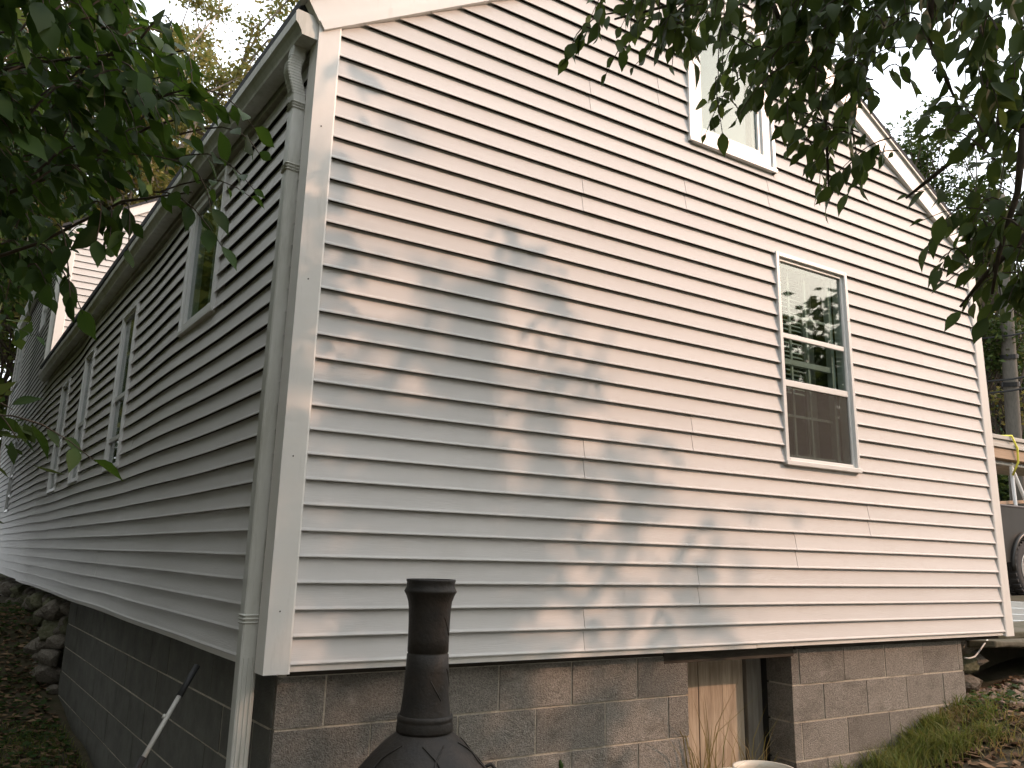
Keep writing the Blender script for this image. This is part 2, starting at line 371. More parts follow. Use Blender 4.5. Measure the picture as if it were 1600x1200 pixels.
# rake boards with a drip edge, cut square at the eave
def rake(sign):
    cx = lambda u: u if sign > 0 else GW-u
    sl = Vector((1, 0, SLOPE)).normalized(); nr = Vector((-SLOPE, 0, 1)).normalized()
    b0 = Vector((-0.005, 0, EAVE)); L = (RIDGE_X+0.005)*math.hypot(1, SLOPE)
    def prism(d0, d1, y0, y1, name, mt, x_ext=0.0):
        a = b0+nr*d0-sl*x_ext; b = b0+nr*d1-sl*x_ext
        ea = Vector((RIDGE_X, 0, a.z+(RIDGE_X-a.x)*SLOPE)); eb = Vector((RIDGE_X, 0, b.z+(RIDGE_X-b.x)*SLOPE))
        P = []
        for y in (y0, y1):
            P += [(cx(q.x), y, q.z) for q in (a, ea, eb, b)]
        F = [(0,1,2,3),(7,6,5,4),(0,4,5,1),(1,5,6,2),(2,6,7,3),(3,7,4,0)]
        return mesh_obj(name, P, F, mt, house)
    r = prism(0.0, 0.155, -0.034, 0.02, 'rake_board', m_trim)
    prism(0.0, 0.045, -0.042, -0.034, 'rake_moulding', m_trim)
    prism(0.157, 0.168, -0.052, 0.02, 'drip_edge', m_alum, 0.03)
rake(1); rake(-1)
# roof slabs
nr = Vector((-SLOPE, 0, 1)).normalized()
def roof_slab(sign):
    mb = MB(); a = Vector((-0.09, 0, EAVE+0.008+0.17/nr.z*1.0-0.09*SLOPE))
    t = 0.05
    fx = (lambda x, y: x-SA*y*(1-x/RIDGE_X)) if sign > 0 else (lambda x, y: GW-x)
    P = []
    for y in (-0.045, LMAIN-0.02):
        P += [(fx(a.x, y), y, a.z), (RIDGE_X, y, a.z+(RIDGE_X-a.x)*SLOPE), (RIDGE_X, y, a.z+(RIDGE_X-a.x)*SLOPE+t), (fx(a.x, y), y, a.z+t)]
    mb.add(P, [(0,1,2,3),(7,6,5,4),(0,4,5,1),(1,5,6,2),(2,6,7,3),(3,7,4,0)])
    return mb.build('roof', m_shingle, house)
rf = roof_slab(1); roof_slab(-1)
# shingle tabs along the visible eave edge
tabV = MB()
MB().sbox(0.0, LMAIN-0.02, -0.02, 0.018, 2.66, 2.86).build('fascia_board', m_alum, house)
# K-style gutter along the side eave
GP = [(0.024,2.795),(0.024,2.686),(0.098,2.686),(0.101,2.700),(0.116,2.728),(0.130,2.742),(0.132,2.785),(0.126,2.795),(0.120,2.790),(0.127,2.782),(0.125,2.745),(0.111,2.732),(0.096,2.704),(0.094,2.691),(0.029,2.691),(0.029,2.795)]
def gutter(s0, s1, dz, name='gutter'):
    g = MB().sweep([[sd(s, o+0.006*math.sin(s*0.9), z+dz+0.004*math.sin(s*1.7)) for o, z in GP] for s in np.linspace(s0, s1, 24)]).build(name, m_alum, house)
    cp = [(0.022,2.797),(0.022,2.684),(0.100,2.684),(0.103,2.700),(0.118,2.726),(0.132,2.740),(0.134,2.788),(0.126,2.798)]
    for s in (s0-0.003, s1+0.003):
        MB().sweep([[sd(s+e, o, z+dz) for o, z in cp] for e in (-0.002, 0.002)]).build('end_cap', m_alum, g)
    return g
gutter(-0.005, LMAIN-0.12, 0.0)
# downspout: outlet, elbow, pipe with two bands, corrugated lower length
def rect_ring(s, o, z, ws, wo_, rot=0.0):
    r = []; c = [(-1,-1),(1,-1),(1,1),(-1,1)]
    for a, b in c:
        for da, db in (((0.82*a if True else a), b), ):
            pass
    pts = []
    k = 0.16
    for a, b in [(-1,-1+k),(-1+k,-1),(1-k,-1),(1,-1+k),(1,1-k),(1-k,1),(-1+k,1),(-1,1-k)]:
        pts.append(sd(s+a*ws/2, o+b*wo_/2, z))
    return pts
DSW, DSO = 0.060, 0.068; DS = 0.118
path = [(0.066,2.69),(0.070,2.64),(0.082,2.60),(0.084,2.56),(0.066,2.50),(0.050,2.45),(0.045,2.41),(0.045,2.36)]
down = MB().sweep([rect_ring(DS, o, z, DSW*0.96, DSO*0.94) for o, z in path]).build('downspout_elbow', m_alum, house)
corr = MB()
for i in range(14):
    z = 2.635-0.014*i; o = np.interp(z, [q[1] for q in path[::-1]], [q[0] for q in path[::-1]])
    corr.sweep([rect_ring(DS, o, z-0.0035, DSW*0.97, DSO*0.955), rect_ring(DS, o, z, DSW*1.02, DSO*1.01), rect_ring(DS, o, z+0.0035, DSW*0.97, DSO*0.955)])
corr.build('elbow_ribs', m_alum, down)
pipe = MB().sweep([rect_ring(DS, 0.045, z, DSW, DSO) for z in (2.40, 2.0, 1.0, 0.16)]).build('downspout', m_alum, house)
low = MB().sweep([rect_ring(DS, 0.045, z, DSW*0.985, DSO*0.985) for z in (0.17, -0.3, -1.0)]).build('downspout', m_alum, house)
for zc in (2.09, 0.165, 2.395):
    bn = MB()
    for d in (-0.014, 0.0, 0.014):
        bn.sweep([rect_ring(DS, 0.045, zc+d-0.005, DSW+0.003, DSO+0.003), rect_ring(DS, 0.045, zc+d, DSW+0.012, DSO+0.012), rect_ring(DS, 0.045, zc+d+0.005, DSW+0.003, DSO+0.003)])
    bn.build('strap', m_alum, pipe)
rb = MB()
for k in (-0.018, 0.0, 0.018):
    rb.sweep([[sd(DS-DSW/2-0.004, 0.045+k-0.003, z), sd(DS-DSW/2-0.004, 0.045+k+0.003, z), sd(DS-DSW/2+0.006, 0.045+k+0.005, z), sd(DS-DSW/2+0.006, 0.045+k-0.005, z)] for z in (0.02, -0.9)])
rb.build('rib', m_alum, low)

# ---- windows
def gable_window(H, trim, style):
    a, b, c, d = H
    wdw = MB(); T = 0.028
    # outer channel
    for p, q in (((a, -0.030, c), (a+T, 0.0, d)), ((b-T, -0.030, c), (b, 0.0, d)), ((a+T, -0.030, d-T), (b-T, 0.0, d)), ((a-0.004, -0.038, c), (b+0.004, 0.0, c+T))): wdw.box(p, q)
    win = bevel(wdw.build('window', m_white, house), 0.003)
    f = MB(); g0, g1, e0, e1 = a+T+trim, b-T-trim, c+T+trim, d-T-trim
    yf = -0.018 if trim > 0.03 else -0.012
    for p, q in (((a+T, yf, c+T), (g0, 0.06, d-T)), ((g1, yf, c+T), (b-T, 0.06, d-T)), ((g0, yf, e1), (g1, 0.06, d-T)), ((g0, yf-0.002, c+T), (g1, 0.06, e0))): f.box(p, q)
    bevel(f.build('frame', m_white, win), 0.003)
    return win, (g0, g1, e0, e1)
win, (g0, g1, e0, e1) = gable_window(GWIN, 0.022, 'double')
bevel(MB().box((g0, -0.006, 1.800), (g1, 0.012, 1.832)).build('sash_rail', m_white, win), 0.003)
bevel(MB().box((g0, -0.010, 1.492), (g1, 0.012, 1.532)).build('sash_rail', m_white, win), 0.003)
for z0, z1 in ((e0, 1.492), (1.532, 1.800), (1.832, e1)): MB().box((g0, 0.002, z0), (g1, 0.005, z1)).build('pane', m_glass, win)
MB().box((g0, -0.003, e0), (g1, -0.0022, 1.492)).build('insect_screen', m_screen, win)
inn = MB()
for p, q in (((g0-0.01, 0.050, 1.655), (g1-0.03, 0.080, 1.690)), ((g1-0.075, 0.040, e0), (g1-0.045, 0.080, e1)), ((g0-0.01, 0.05, e0-0.01), (g0+0.012, 0.08, e1)), ((g0, 0.05, e0-0.01), (g1, 0.08, e0+0.03))): inn.box(p, q)
inn.build('inner_sash', m_innerv, win)
for xx in (g0+0.155, g0+0.315): MB().box((xx-0.008, 0.060, e0), (xx+0.008, 0.070, e1)).build('muntin', m_innerv, win)
for zz in (1.33, 1.99): MB().box((g0, 0.061, zz-0.008), (g1-0.05, 0.071, zz+0.008)).build('muntin', m_innerv, win)
for i in range(26):
    z = 2.27-0.0305*i
    MB().hexa([(g0-0.02,0.150,z-0.008),(g0+0.38,0.150,z-0.008),(g0+0.38,0.170,z+0.009),(g0-0.02,0.170,z+0.009),(g0-0.02,0.150,z-0.0065),(g0+0.38,0.150,z-0.0065),(g0+0.38,0.170,z+0.0105),(g0-0.02,0.170,z+0.0105)]).build('blind_slat', m_blind, win)
MB().box((g0+0.40, 0.16, e0-0.1), (g1-0.09, 0.175, e1)).build('curtain', m_room, win)
def room(mn, mx, nm='unlit_room_block'):
    mb = MB().box(mn, mx); o = mb.build(nm, m_dark, house); return o  # near-black block standing in for the unlit room behind the glass
room((g0-0.4, 0.35, e0-0.3), (g1+0.3, 1.2, e1+0.1))
win2, (g0, g1, e0, e1) = gable_window(GWIN2, 0.075, 'single')
f2 = MB()
for p, q in (((g0, -0.004, e0), (g0+0.028, 0.05, e1)), ((g1-0.028, -0.004, e0), (g1, 0.05, e1)), ((g0+0.028, -0.006, e0), (g1-0.028, 0.05, e0+0.030)), ((g0+0.028, -0.006, e1-0.03), (g1-0.028, 0.05, e1))): f2.box(p, q)
bevel(f2.build('sash', m_white, win2), 0.003)
MB().box((g0+0.028, 0.010, e0+0.030), (g1-0.028, 0.013, e1-0.03)).build('pane', m_glass, win2)
MB().box((g0+0.02, 0.055, e0), (g1-0.075, 0.059, e1)).build('roller_shade', m_shade, win2)
room((g0-0.2, 0.30, e0-0.2), (g1+0.2, 0.9, e1))
def side_window(H, trim, rail):
    a, b, c, d = H; T = 0.022
    m0 = bow((a+b)/2, 1.5); k = 0.020+m0
    wdw = MB()
    for s0, s1, z0, z1 in ((a, a+T, c, d), (b-T, b, c, d), (a+T, b-T, d-T, d), (a-0.003, b+0.003, c-0.004, c+T)): wdw.sbox(s0, s1, -0.02, k+0.012, z0, z1)
    win = bevel(wdw.build('window', m_white, house), 0.003)
    f = MB(); g0, g1, e0, e1 = a+T+trim, b-T-trim, c+T+trim, d-T-trim
    for s0, s1, z0, z1 in ((a+T, g0, c+T, d-T), (g1, b-T, c+T, d-T), (g0, g1, e1, d-T), (g0, g1, c+T, e0)): f.sbox(s0, s1, -0.06, k-0.001, z0, z1)
    bevel(f.build('frame', m_white, win), 0.003)
    MB().sbox(g0, g1, k-0.024, k-0.021, e0, e1).build('pane', m_glass, win)
    for z in rail: MB().sbox(g0, g1, k-0.020, k-0.006, z-0.018, z+0.018).build('sash_rail', m_white, win)
    for q in (0.33, 0.66): MB().sbox(g0+(g1-g0)*q-0.007, g0+(g1-g0)*q+0.007, -0.075, -0.065, e0, e1).build('muntin', m_white, win)
    MB().sbox(g0-0.2, g1+0.2, -0.7, -0.30, e0-0.2, e1+0.05).build('unlit_room_block', m_dark, house)  # dark block in place of the room's unlit depth
    return win
for i, H in enumerate(SWINS):
    Hc = (H[0], H[1], H[2], min(H[3], 2.62))
    side_window(Hc, 0.045 if i == 0 else 0.020, [] if i == 0 else [1.62, 1.28])

# ---- rear, taller part of the house
RZ = 4.98; RC = sd(LMAIN, 0, 0)
rw = MB()
for a, b, c, d in wall_cells(LMAIN+0.02, LREAR, ZG, RZ, [inset(h) for h in UWINS]): rw.sbox(a, b, -0.10, -0.001, c, d)
rear_side = rw.build('rear_side_wall', m_sheath, house)
RW = 7.0
MB().add([(RC.x+0.02, RC.y+0.02, 2.5), (RC.x+RW, RC.y+0.02, 2.5), (RC.x+RW, RC.y+0.02, RZ), (RC.x+RW/2, RC.y+0.02, RZ+SLOPE*RW/2), (RC.x+0.02, RC.y+0.02, RZ),
          (RC.x+0.02, RC.y+0.12, 2.5), (RC.x+RW, RC.y+0.12, 2.5), (RC.x+RW, RC.y+0.12, RZ), (RC.x+RW/2, RC.y+0.12, RZ+SLOPE*RW/2), (RC.x+0.02, RC.y+0.12, RZ)],
         [(0,1,2,3,4),(9,8,7,6,5),(0,5,6,1),(1,6,7,2),(2,7,8,3),(3,8,9,4),(4,9,5,0)]).build('rear_gable_wall', m_sheath, house)
rear_gable = house.children[-1]
rear_gable = [o for o in house.children if o.name.startswith('rear_gable_wall')][0]
for k in range(25, 84):
    z0, z1 = k*CRS, (k+1)*CRS
    lim = max(0.0, (z0-RZ)/SLOPE)
    if RW-2*lim < 0.2: break
    def cl(p, q, z): 
        d = max(0.0, (z-RZ)/SLOPE); return max(p, RC.x+d), min(q, RC.x+RW-d)
    board(rear_gable, lambda u, o, z: (u, RC.y+0.02-o, z), RC.x+0.07, RC.x+RW-0.05, z0, z1, 3.0, cl)
# far siding of the rear part: courses only a few pixels high, joined
far = MB()
for k in range(0, 49):
    z0, z1 = k*CRS, (k+1)*CRS
    s0 = LMAIN+0.022
    for a, b in split(s0, LREAR, z0, z1, SWINS+UWINS, []):
        n = max(1, int((b-a)/0.4))
        far.sweep([[sd(a+(b-a)*i/n, o+bow(a+(b-a)*i/n, z0)*0.6, z) for o, z in course_profile(z0, z1)] for i in range(n+1)])
tag(far.build('far_siding', m_vinyl, house), kind='stuff')
for i, H in enumerate(UWINS): side_window(H, 0.03, [(H[2]+H[3])/2])
P0 = RC+Vector((0, 0.02, 0))
corner_post(P0, (1, 0, 0), sdir, 2.72, RZ+0.05, wd=0.09)
MB().sbox(LREAR, LREAR+0.10, -0.1, 0.02, -0.03, RZ).build('corner_post', m_trim, house)
# rear eave gutter, roof and its little downspout
g2 = MB().sweep([[sd(s, o, z+2.24) for o, z in GP] for s in (LMAIN+0.0, LREAR+0.1)]).build('gutter', m_alum, house)
MB().sweep([[sd(LMAIN+e, o, z+2.24) for o, z in [(0.022,2.797),(0.022,2.684),(0.100,2.684),(0.118,2.726),(0.134,2.788)]] for e in (-0.004, 0.0)]).build('end_cap', m_alum, g2)
MB().sweep([rect_ring(LMAIN+0.14, o, z, DSW, DSO) for o, z in ((0.07,4.93),(0.085,4.86),(0.05,4.72),(0.05,4.6),(0.05,2.9))]).build('downspout', m_alum, house)
a = Vector((RC.x-0.12, 0, RZ+0.08)); 
for sgn in (1, -1):
    P = []
    for y in (RC.y-0.05, RC.y+7.3):
        x0 = RC.x-0.12-(SA*(y-RC.y) if sgn > 0 else 0) if sgn > 0 else RC.x+RW+0.12
        P += [(x0, y, RZ+0.06), (RC.x+RW/2, y, RZ+0.12+SLOPE*RW/2), (RC.x+RW/2, y, RZ+0.16+SLOPE*RW/2), (x0, y, RZ+0.10)]
    mesh_obj('roof', P, [(0,1,2,3),(7,6,5,4),(0,4,5,1),(1,5,6,2),(2,6,7,3),(3,7,4,0)], m_shingle, house)
for sgn in (1, -1):                                   # rake of the rear gable
    x0 = RC.x if sgn > 0 else RC.x+RW; xm = RC.x+RW/2
    P = []
    for y in (RC.y-0.035, RC.y+0.02):
        P += [(x0, y, RZ-0.02), (xm, y, RZ-0.02+SLOPE*RW/2), (xm, y, RZ+0.14+SLOPE*RW/2), (x0, y, RZ+0.14)]
    mesh_obj('rake_board', P, [(0,1,2,3),(7,6,5,4),(0,4,5,1),(1,5,6,2),(2,6,7,3),(3,7,4,0)], m_trim, house)

# ---- concrete block foundation
FY = 0.055                                             # face of the gable foundation
FX1 = 4.700
BL, BH, MJ = 0.400, 0.203, 0.010
def block(parent, P, mt=m_block):
    return MB().hexa(P).build('concrete_block', mt, parent)
rowz = [-0.045-0.0, -0.247, -0.447, -0.651, -0.855, -1.06]
DOOR0, DOOR1 = 2.185, 2.985
fw = MB().box((0.06, FY+0.001, -1.4), (DOOR0-0.005, FY+0.17, -0.03)); fw.box((DOOR1+0.005, FY+0.001, -1.4), (FX1-0.005, FY+0.17, -0.03))
found = fw.build('foundation_wall', m_mortar, house)
for r in range(6):
    zt = (-0.055 if r == 0 else rowz[r]-MJ/2); zb = rowz[r+1]+MJ/2 if r < 5 else -1.3
    off = 0.250 if r % 2 == 0 else 0.05
    x = off-BL
    while x < FX1:
        a, b = max(0.055, x+MJ/2), min(FX1, x+BL-MJ/2)
        for lo, hi in ((0.0, DOOR0), (DOOR1, 99)):
            p, q = max(a, lo), min(b, hi)
            if q-p > 0.03:
                e = rnd.uniform(-0.005, -0.001)
                block(found, [(p,FY+e,zb),(q,FY+e+rnd.uniform(-.002,.002),zb),(q,FY+0.18,zb),(p,FY+0.18,zb),(p,FY+e,zt),(q,FY+e,zt),(q,FY+0.18,zt),(p,FY+0.18,zt)])
        x += BL
for r in range(6):                                     # jamb side of the opening (thin returns are part of the blocks above)
    pass
fs = MB().sbox(0.10, 5.25, -0.24, -0.0605, -1.4, -0.03).build('side_foundation_wall', m_mortar, house)
m_blockside = mat('shaded_side_block', (0.15,0.145,0.125), 0.95, var=0.4, vscale=7, bump=0.5, bscale=110, col2=(0.095,0.092,0.08), spec=0.2, coords='World')  # darker copy of the block colour, with the side wall's shade put in
for r in range(6):
    zt = (-0.05 if r == 0 else rowz[r]-MJ/2); zb = rowz[r+1]+MJ/2 if r < 5 else -1.3
    s = (0.07 if r % 2 == 0 else 0.27)-BL
    while s < 5.3:
        p, q = max(0.075, s+MJ/2), min(5.30-0.05*r*0, s+BL-MJ/2)
        if q-p > 0.03:
            e = -0.057+rnd.uniform(-0.002, 0.002)
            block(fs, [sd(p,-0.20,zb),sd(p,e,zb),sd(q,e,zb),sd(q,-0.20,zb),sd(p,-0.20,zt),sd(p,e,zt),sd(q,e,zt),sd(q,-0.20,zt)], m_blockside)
        s += BL
# sill plate, header, plank hatch
MB().box((DOOR0-0.16, 0.050, -0.088), (DOOR1+0.02, 0.215, -0.0301)).build('header_beam', m_beam, house)
MB().box((0.09, 0.05, -0.05), (DOOR0-0.165, 0.2, -0.028)).build('sill_plate', m_beam, house)
MB().box((DOOR1+0.025, 0.045, -0.052), (GW-0.05, 0.2, -0.028)).build('sill_plate', m_beam, house)
hatch = root('cellar_hatch', (2.42, 0.28, -0.95), 'plank cellar door standing open in the block foundation, lower half sunlit', 'door')
DY = 0.25
for i, (a, b) in enumerate(((2.20, 2.452), (2.456, 2.634), (2.638, 2.806))):
    bevel(MB().box((a, DY+rnd.uniform(0, .004), -1.05), (b, DY+0.025, -0.105)).build('plank', m_plank, hatch), 0.003)
bevel(MB().box((2.812, DY-0.020, -1.05), (2.898, DY+0.05, -0.105)).build('post', m_plank_grey, hatch), 0.004)
bevel(MB().box((2.904, DY+0.005, -1.05), (2.962, DY+0.10, -0.105)).build('post', m_plank_grey, hatch), 0.004)
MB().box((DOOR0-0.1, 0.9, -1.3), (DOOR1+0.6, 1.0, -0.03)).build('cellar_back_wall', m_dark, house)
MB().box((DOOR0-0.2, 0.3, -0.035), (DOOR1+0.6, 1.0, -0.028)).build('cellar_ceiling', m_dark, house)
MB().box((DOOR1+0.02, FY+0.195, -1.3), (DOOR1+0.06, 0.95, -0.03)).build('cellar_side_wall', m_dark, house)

# ------------------------------------------------------------------ chiminea
CH = Vector((0.415, -0.53, -0.945)); 
chim = root('chiminea', CH, 'dark cast iron chiminea with tall neck in front of the block foundation', 'chiminea')
def lathe(prof, name, mt, parent, n=40, c=CH):
    return MB().lathe(c, [(r_, zt-(zt-z_)*ZS) for r_, z_ in prof], n).build(name, mt, parent, True)
ZS = 0.91
zt = 1.285
neck = lathe([(0.078,zt-0.012),(0.080,zt),(0.0875,zt),(0.0885,zt-0.006),(0.086,zt-0.012),(0.087,zt-0.030),(0.0915,zt-0.040),(0.0940,zt-0.046),(0.0925,zt-0.050),(0.086,zt-0.062),(0.0785,zt-0.085),(0.0755,zt-0.11),(0.0735,zt-0.16),(0.0725,zt-0.22),(0.0725,zt-0.272),(0.0695,zt-0.275),(0.0695,zt-0.278),(0.0735,zt-0.281),(0.0755,zt-0.34),(0.0790,zt-0.42),(0.0850,zt-0.48),(0.0900,zt-0.505)], 'neck', m_iron, chim)
lathe([(0.0745,zt-0.010),(0.070,zt-0.2),(0.070,zt-0.5)], 'flue_lining', m_dark, neck)
lathe([(0.086,zt-0.498),(0.0955,zt-0.500),(0.0965,zt-0.515),(0.0945,zt-0.520),(0.0960,zt-0.524),(0.0985,zt-0.550),(0.0975,zt-0.558),(0.090,zt-0.562)], 'collar', m_iron, chim)
lathe([(0.088,zt-0.555),(0.104,zt-0.568),(0.134,zt-0.594),(0.172,zt-0.634),(0.210,zt-0.680),(0.236,zt-0.712),(0.242,zt-0.720),(0.239,zt-0.726),(0.247,zt-0.732),(0.264,zt-0.77),(0.272,zt-0.80)], 'shoulder', m_iron, chim)
body_prof = [(0.262,zt-0.80),(0.268,zt-0.83),(0.268,zt-0.86),(0.275,zt-0.87),(0.275,zt-0.885),(0.265,zt-0.90),(0.245,zt-0.96),(0.205,zt-1.02),(0.14,zt-1.06),(0.05,zt-1.08),(0.002,zt-1.082)]
lathe(body_prof, 'bowl', m_iron, chim)
# mouth door frame facing right of the camera, with a hinge loop
ring = []
dirv = Vector((0.80, -0.60, 0))
tang = Vector((0.60, 0.80, 0))
pts = [CH+dirv*0.245+tang*(0.115*math.cos(t))+Vector((0,0,zt-0.76+0.085*math.sin(t)))-dirv*0.02*abs(math.cos(t)) for t in np.linspace(0, 2*math.pi, 25)]
MB().tube(pts, 0.010, 6).build('mouth_frame', m_iron, chim, True)
for k in range(5):
    q = -0.08+0.04*k
    MB().tube([CH+dirv*0.247+tang*q+Vector((0,0,zt-0.84)), CH+dirv*0.247+tang*q+Vector((0,0,zt-0.685))], 0.004, 6).build('mouth_bar', m_iron, chim)
hb = CH+Vector((0.226, -0.05, zt-0.648))
MB().tube([hb+Vector((-.02,0,.01)), hb+Vector((.012,-.004,.020)), hb+Vector((.030,-.012,.002)), hb+Vector((.034,-.018,-.035)), hb+Vector((.024,-.02,-.075))], 0.0065, 6).build('lift_handle', m_iron, chim, True)
for k in range(3):
    a = R(90+120*k); d = Vector((math.cos(a), math.sin(a), 0))
    MB().tube([CH+d*0.20+Vector((0,0,0.38)), CH+d*0.25+Vector((0,0,0.18)), CH+d*0.26+Vector((0,0,0.05)), CH+d*0.30+Vector((0,0,-0.10))], [0.028,0.022,0.018,0.022], 8).build('leg', m_iron, chim, True)
for k in range(7):                                        # raised leaf veins cast into shoulder and neck
    a0 = R(-150+33*k); P = []
    for i in range(6):
        t = i/5; r = 0.125+0.105*t; z = np.interp(r, [.104,.134,.172,.210,.236], [zt-.568,zt-.594,zt-.634,zt-.680,zt-.712])-0.003; a = a0+0.35*math.sin(t*2.6)*(1 if k % 2 else -1)
        P.append(CH+Vector(((r+0.003)*math.cos(a), (r+0.003)*math.sin(a), zt-(zt-z)*ZS+0.003)))
    MB().tube(P, [0.002,0.003,0.0032,0.003,0.0026,0.0015], 5).build('cast_vein', m_iron, chim, True)
NP = [(zt-0.11,.0755),(zt-0.16,.0735),(zt-0.22,.0725),(zt-0.281,.0735),(zt-0.34,.0755),(zt-0.42,.079),(zt-0.48,.085)][::-1]
for k, (zz, ad) in enumerate(((zt-0.14, -70), (zt-0.33, -52), (zt-0.37, -105))):
    P = [CH+Vector((np.interp(zz-0.07*t, [q[0] for q in NP], [q[1] for q in NP])*math.cos(R(ad)+0.5*t), np.interp(zz-0.07*t, [q[0] for q in NP], [q[1] for q in NP])*math.sin(R(ad)+0.5*t), zt-(zt-zz+0.07*t)*ZS)) for t in np.linspace(0, 1, 6)]
    MB().tube(P, 0.0022, 5).build('cast_vein', m_iron, neck, True)

# ------------------------------------------------------------------ small things at the foundation
m_poleW = mat('worn_white_handle', (0.55,0.53,0.48), 0.5, var=0.3, vscale=20)
m_blackp = mat('black_grip', (0.02,0.02,0.02), 0.6)
top = sd(0.86, 0.0, -0.085); bot = Vector((-0.22, 1.9, -1.02))
a = at(308, 1040, 3.72); b = at(200, 1225, 3.55)
pl = root('pole_tool', (b.x, b.y, -1.02), 'white tool handle with black grips leaning on the dark side foundation', 'tool handle')
dirp = (a-b).normalized(); end = b-dirp*0.55
MB().tube([a-dirp*0.13, b+dirp*0.09], 0.0095, 10).build('shaft', m_poleW, pl, True)
MB().tube([a, a-dirp*0.14], 0.0125, 10).build('grip', m_blackp, pl, True)
MB().tube([b+dirp*0.10, end], 0.0120, 10).build('lower_sleeve', m_blackp, pl, True)
MB().tube([b+dirp*0.26+Vector((-.012,0,0)), b+dirp*0.275+Vector((-.012,0,0))], 0.008, 8).build('button', m_poleW, pl, True)
m_bucket = mat('off_white_plastic', (0.62,0.56,0.46), 0.45, var=0.12, vscale=6)
def bucket(c, r, h, label):
    t = root('bucket', c, label, 'bucket', 'buckets by the cellar door')
    MB().lathe(c, [(0.001,0.0),(r*0.86,0.0),(r*0.97,h-0.05),(r*1.02,h-0.05),(r*1.02,h-0.035),(r*0.98,h-0.03),(r*0.985,h-0.008),(r*1.03,h-0.006),(r*1.03,h),(r*0.965,h),(r*0.94,h-0.03),(r*0.83,0.01),(0.001,0.01)], 36).build('pail', m_bucket, t, True)
    MB().tube([Vector(c)+Vector((r*1.03*math.cos(t_), r*1.03*math.sin(t_)*0.98, h-0.045-0.12*math.sin(t_/1.0) if False else h-0.05-0.10*math.sin(t_))) for t_ in np.linspace(0, math.pi, 15)], 0.002, 5).build('wire_handle', m_alum, t)
    return t
bucket((2.37, -0.27, -0.90), 0.145, 0.355, 'larger off white plastic bucket nearest the dark cellar opening')
bucket((2.17, -0.30, -0.900), 0.115, 0.355, 'smaller off white bucket left of the larger bucket')
m_wire = mat('white_cable', (0.6,0.57,0.52), 0.5)
cab = [gp for gp in [at(1507, 1028, 6.55), at(1515, 1028.5, 6.6), at(1523, 1026, 6.68), at(1531, 1016, 6.8), at(1538, 1006, 6.9), at(1543, 1000, 6.95)]]
tag(MB().tube(cab, 0.006, 6).build('cable', m_wire, None, True), 'thin white cable looping out under the right end of the siding', 'cable')

# ------------------------------------------------------------------ stones
def rock_mesh(seed, sub=2):
    rg = random.Random(seed); bm = bmesh.new(); bmesh.ops.create_icosphere(bm, subdivisions=sub, radius=1)
    ax = [(Vector((rg.gauss(0,1), rg.gauss(0,1), rg.gauss(0,1))).normalized(), rg.uniform(0.55, 0.9)) for _ in range(9)]
    for v in bm.verts:
        for n, d in ax:
            e = v.co.dot(n)-d
            if e > 0: v.co -= n*e*0.9
        v.co *= 1+rg.uniform(-0.04, 0.04)
    me = bpy.data.meshes.new('stone'); bm.to_mesh(me); bm.free(); return me
ROCKS = [rock_mesh(i) for i in range(8)]
for i, me in enumerate(ROCKS): me.materials.append(m_stone if i % 3 else m_stone2)
def put(me, name, parent, loc, rot, scale):
    o = bpy.data.objects.new(name, me); COL.objects.link(o); o.rotation_euler = rot; o.scale = scale
    loc = Vector(loc); WLOC[o] = loc
    if parent: o.parent = parent; o.location = loc-WLOC[parent]
    else: o.location = loc
    return o
# dry rubble wall carrying the side of the house beyond the blocks
rub = root('rubble_wall', sd(8, 0, -1.0), 'rough field stone foundation under the far part of the side wall', 'stone wall')
MB().sbox(5.31, LREAR, -0.35, -0.16, -1.4, -0.028).build('core', m_stone2, rub)
for s in np.arange(5.42, 13.5, 0.27):
    z = -0.10
    while z > -0.95:
        sz = rnd.choice((0.05, 0.06, 0.07, 0.09, 0.12, 0.15))*rnd.uniform(.85,1.15); ss = s+rnd.uniform(-0.12, 0.12)
        P = sd(ss, -0.13+rnd.uniform(-0.03, 0.08)+(0.12*smooth(-0.1, -0.7, z)), z-sz*0.5)
        put(ROCKS[rnd.randrange(8)], 'stone', rub, P, (rnd.uniform(-.4,.4), rnd.uniform(-.4,.4), rnd.uniform(0,6)), (sz*1.35, sz*1.2, sz*0.85))
        z -= sz*1.35
# right of the block corner: old stone pier and heap
rub2 = root('stone_pier', (5.05, 0.45, -0.6), 'dark stacked stones under the right corner of the house', 'stone wall')
for i in range(34):
    x = 4.80+0.10*(i % 6)+rnd.uniform(-.03,.03); z = -0.10-0.15*(i//6)+rnd.uniform(-.02,.02); sz = rnd.uniform(0.085, 0.12)
    put(ROCKS[rnd.randrange(8)], 'stone', rub2, (x, 0.36+0.05*rnd.random(), z), (rnd.uniform(-.2,.2), rnd.uniform(-.2,.2), rnd.uniform(0,6)), (sz*1.5, sz*1.2, sz*0.75))
MB().box((4.72, 0.42, -1.1), (GW-0.16, 0.6, -0.03)).build('core', m_stone2, rub2)
m_slab = mat('dark_slab', (0.13,0.115,0.09), 0.95, var=0.5, vscale=5, bump=0.8, bscale=20, col2=(0.06,0.06,0.035), spec=0.2, coords='World')
slabs = [(5.02,6.05,0.10,0.95,-0.135,-0.085,'long flat slab tucked under the right siding corner'),(5.30,6.55,0.16,0.90,-0.080,-0.030,'flat slab right of the white corner post foot'),(6.00,7.60,0.06,0.95,-0.190,-0.120,'long mossy slab roofing the dark hollow at right'),(6.50,8.2,0.30,1.0,-0.110,-0.045,'flat slab lying behind the mossy one on the right bank')]
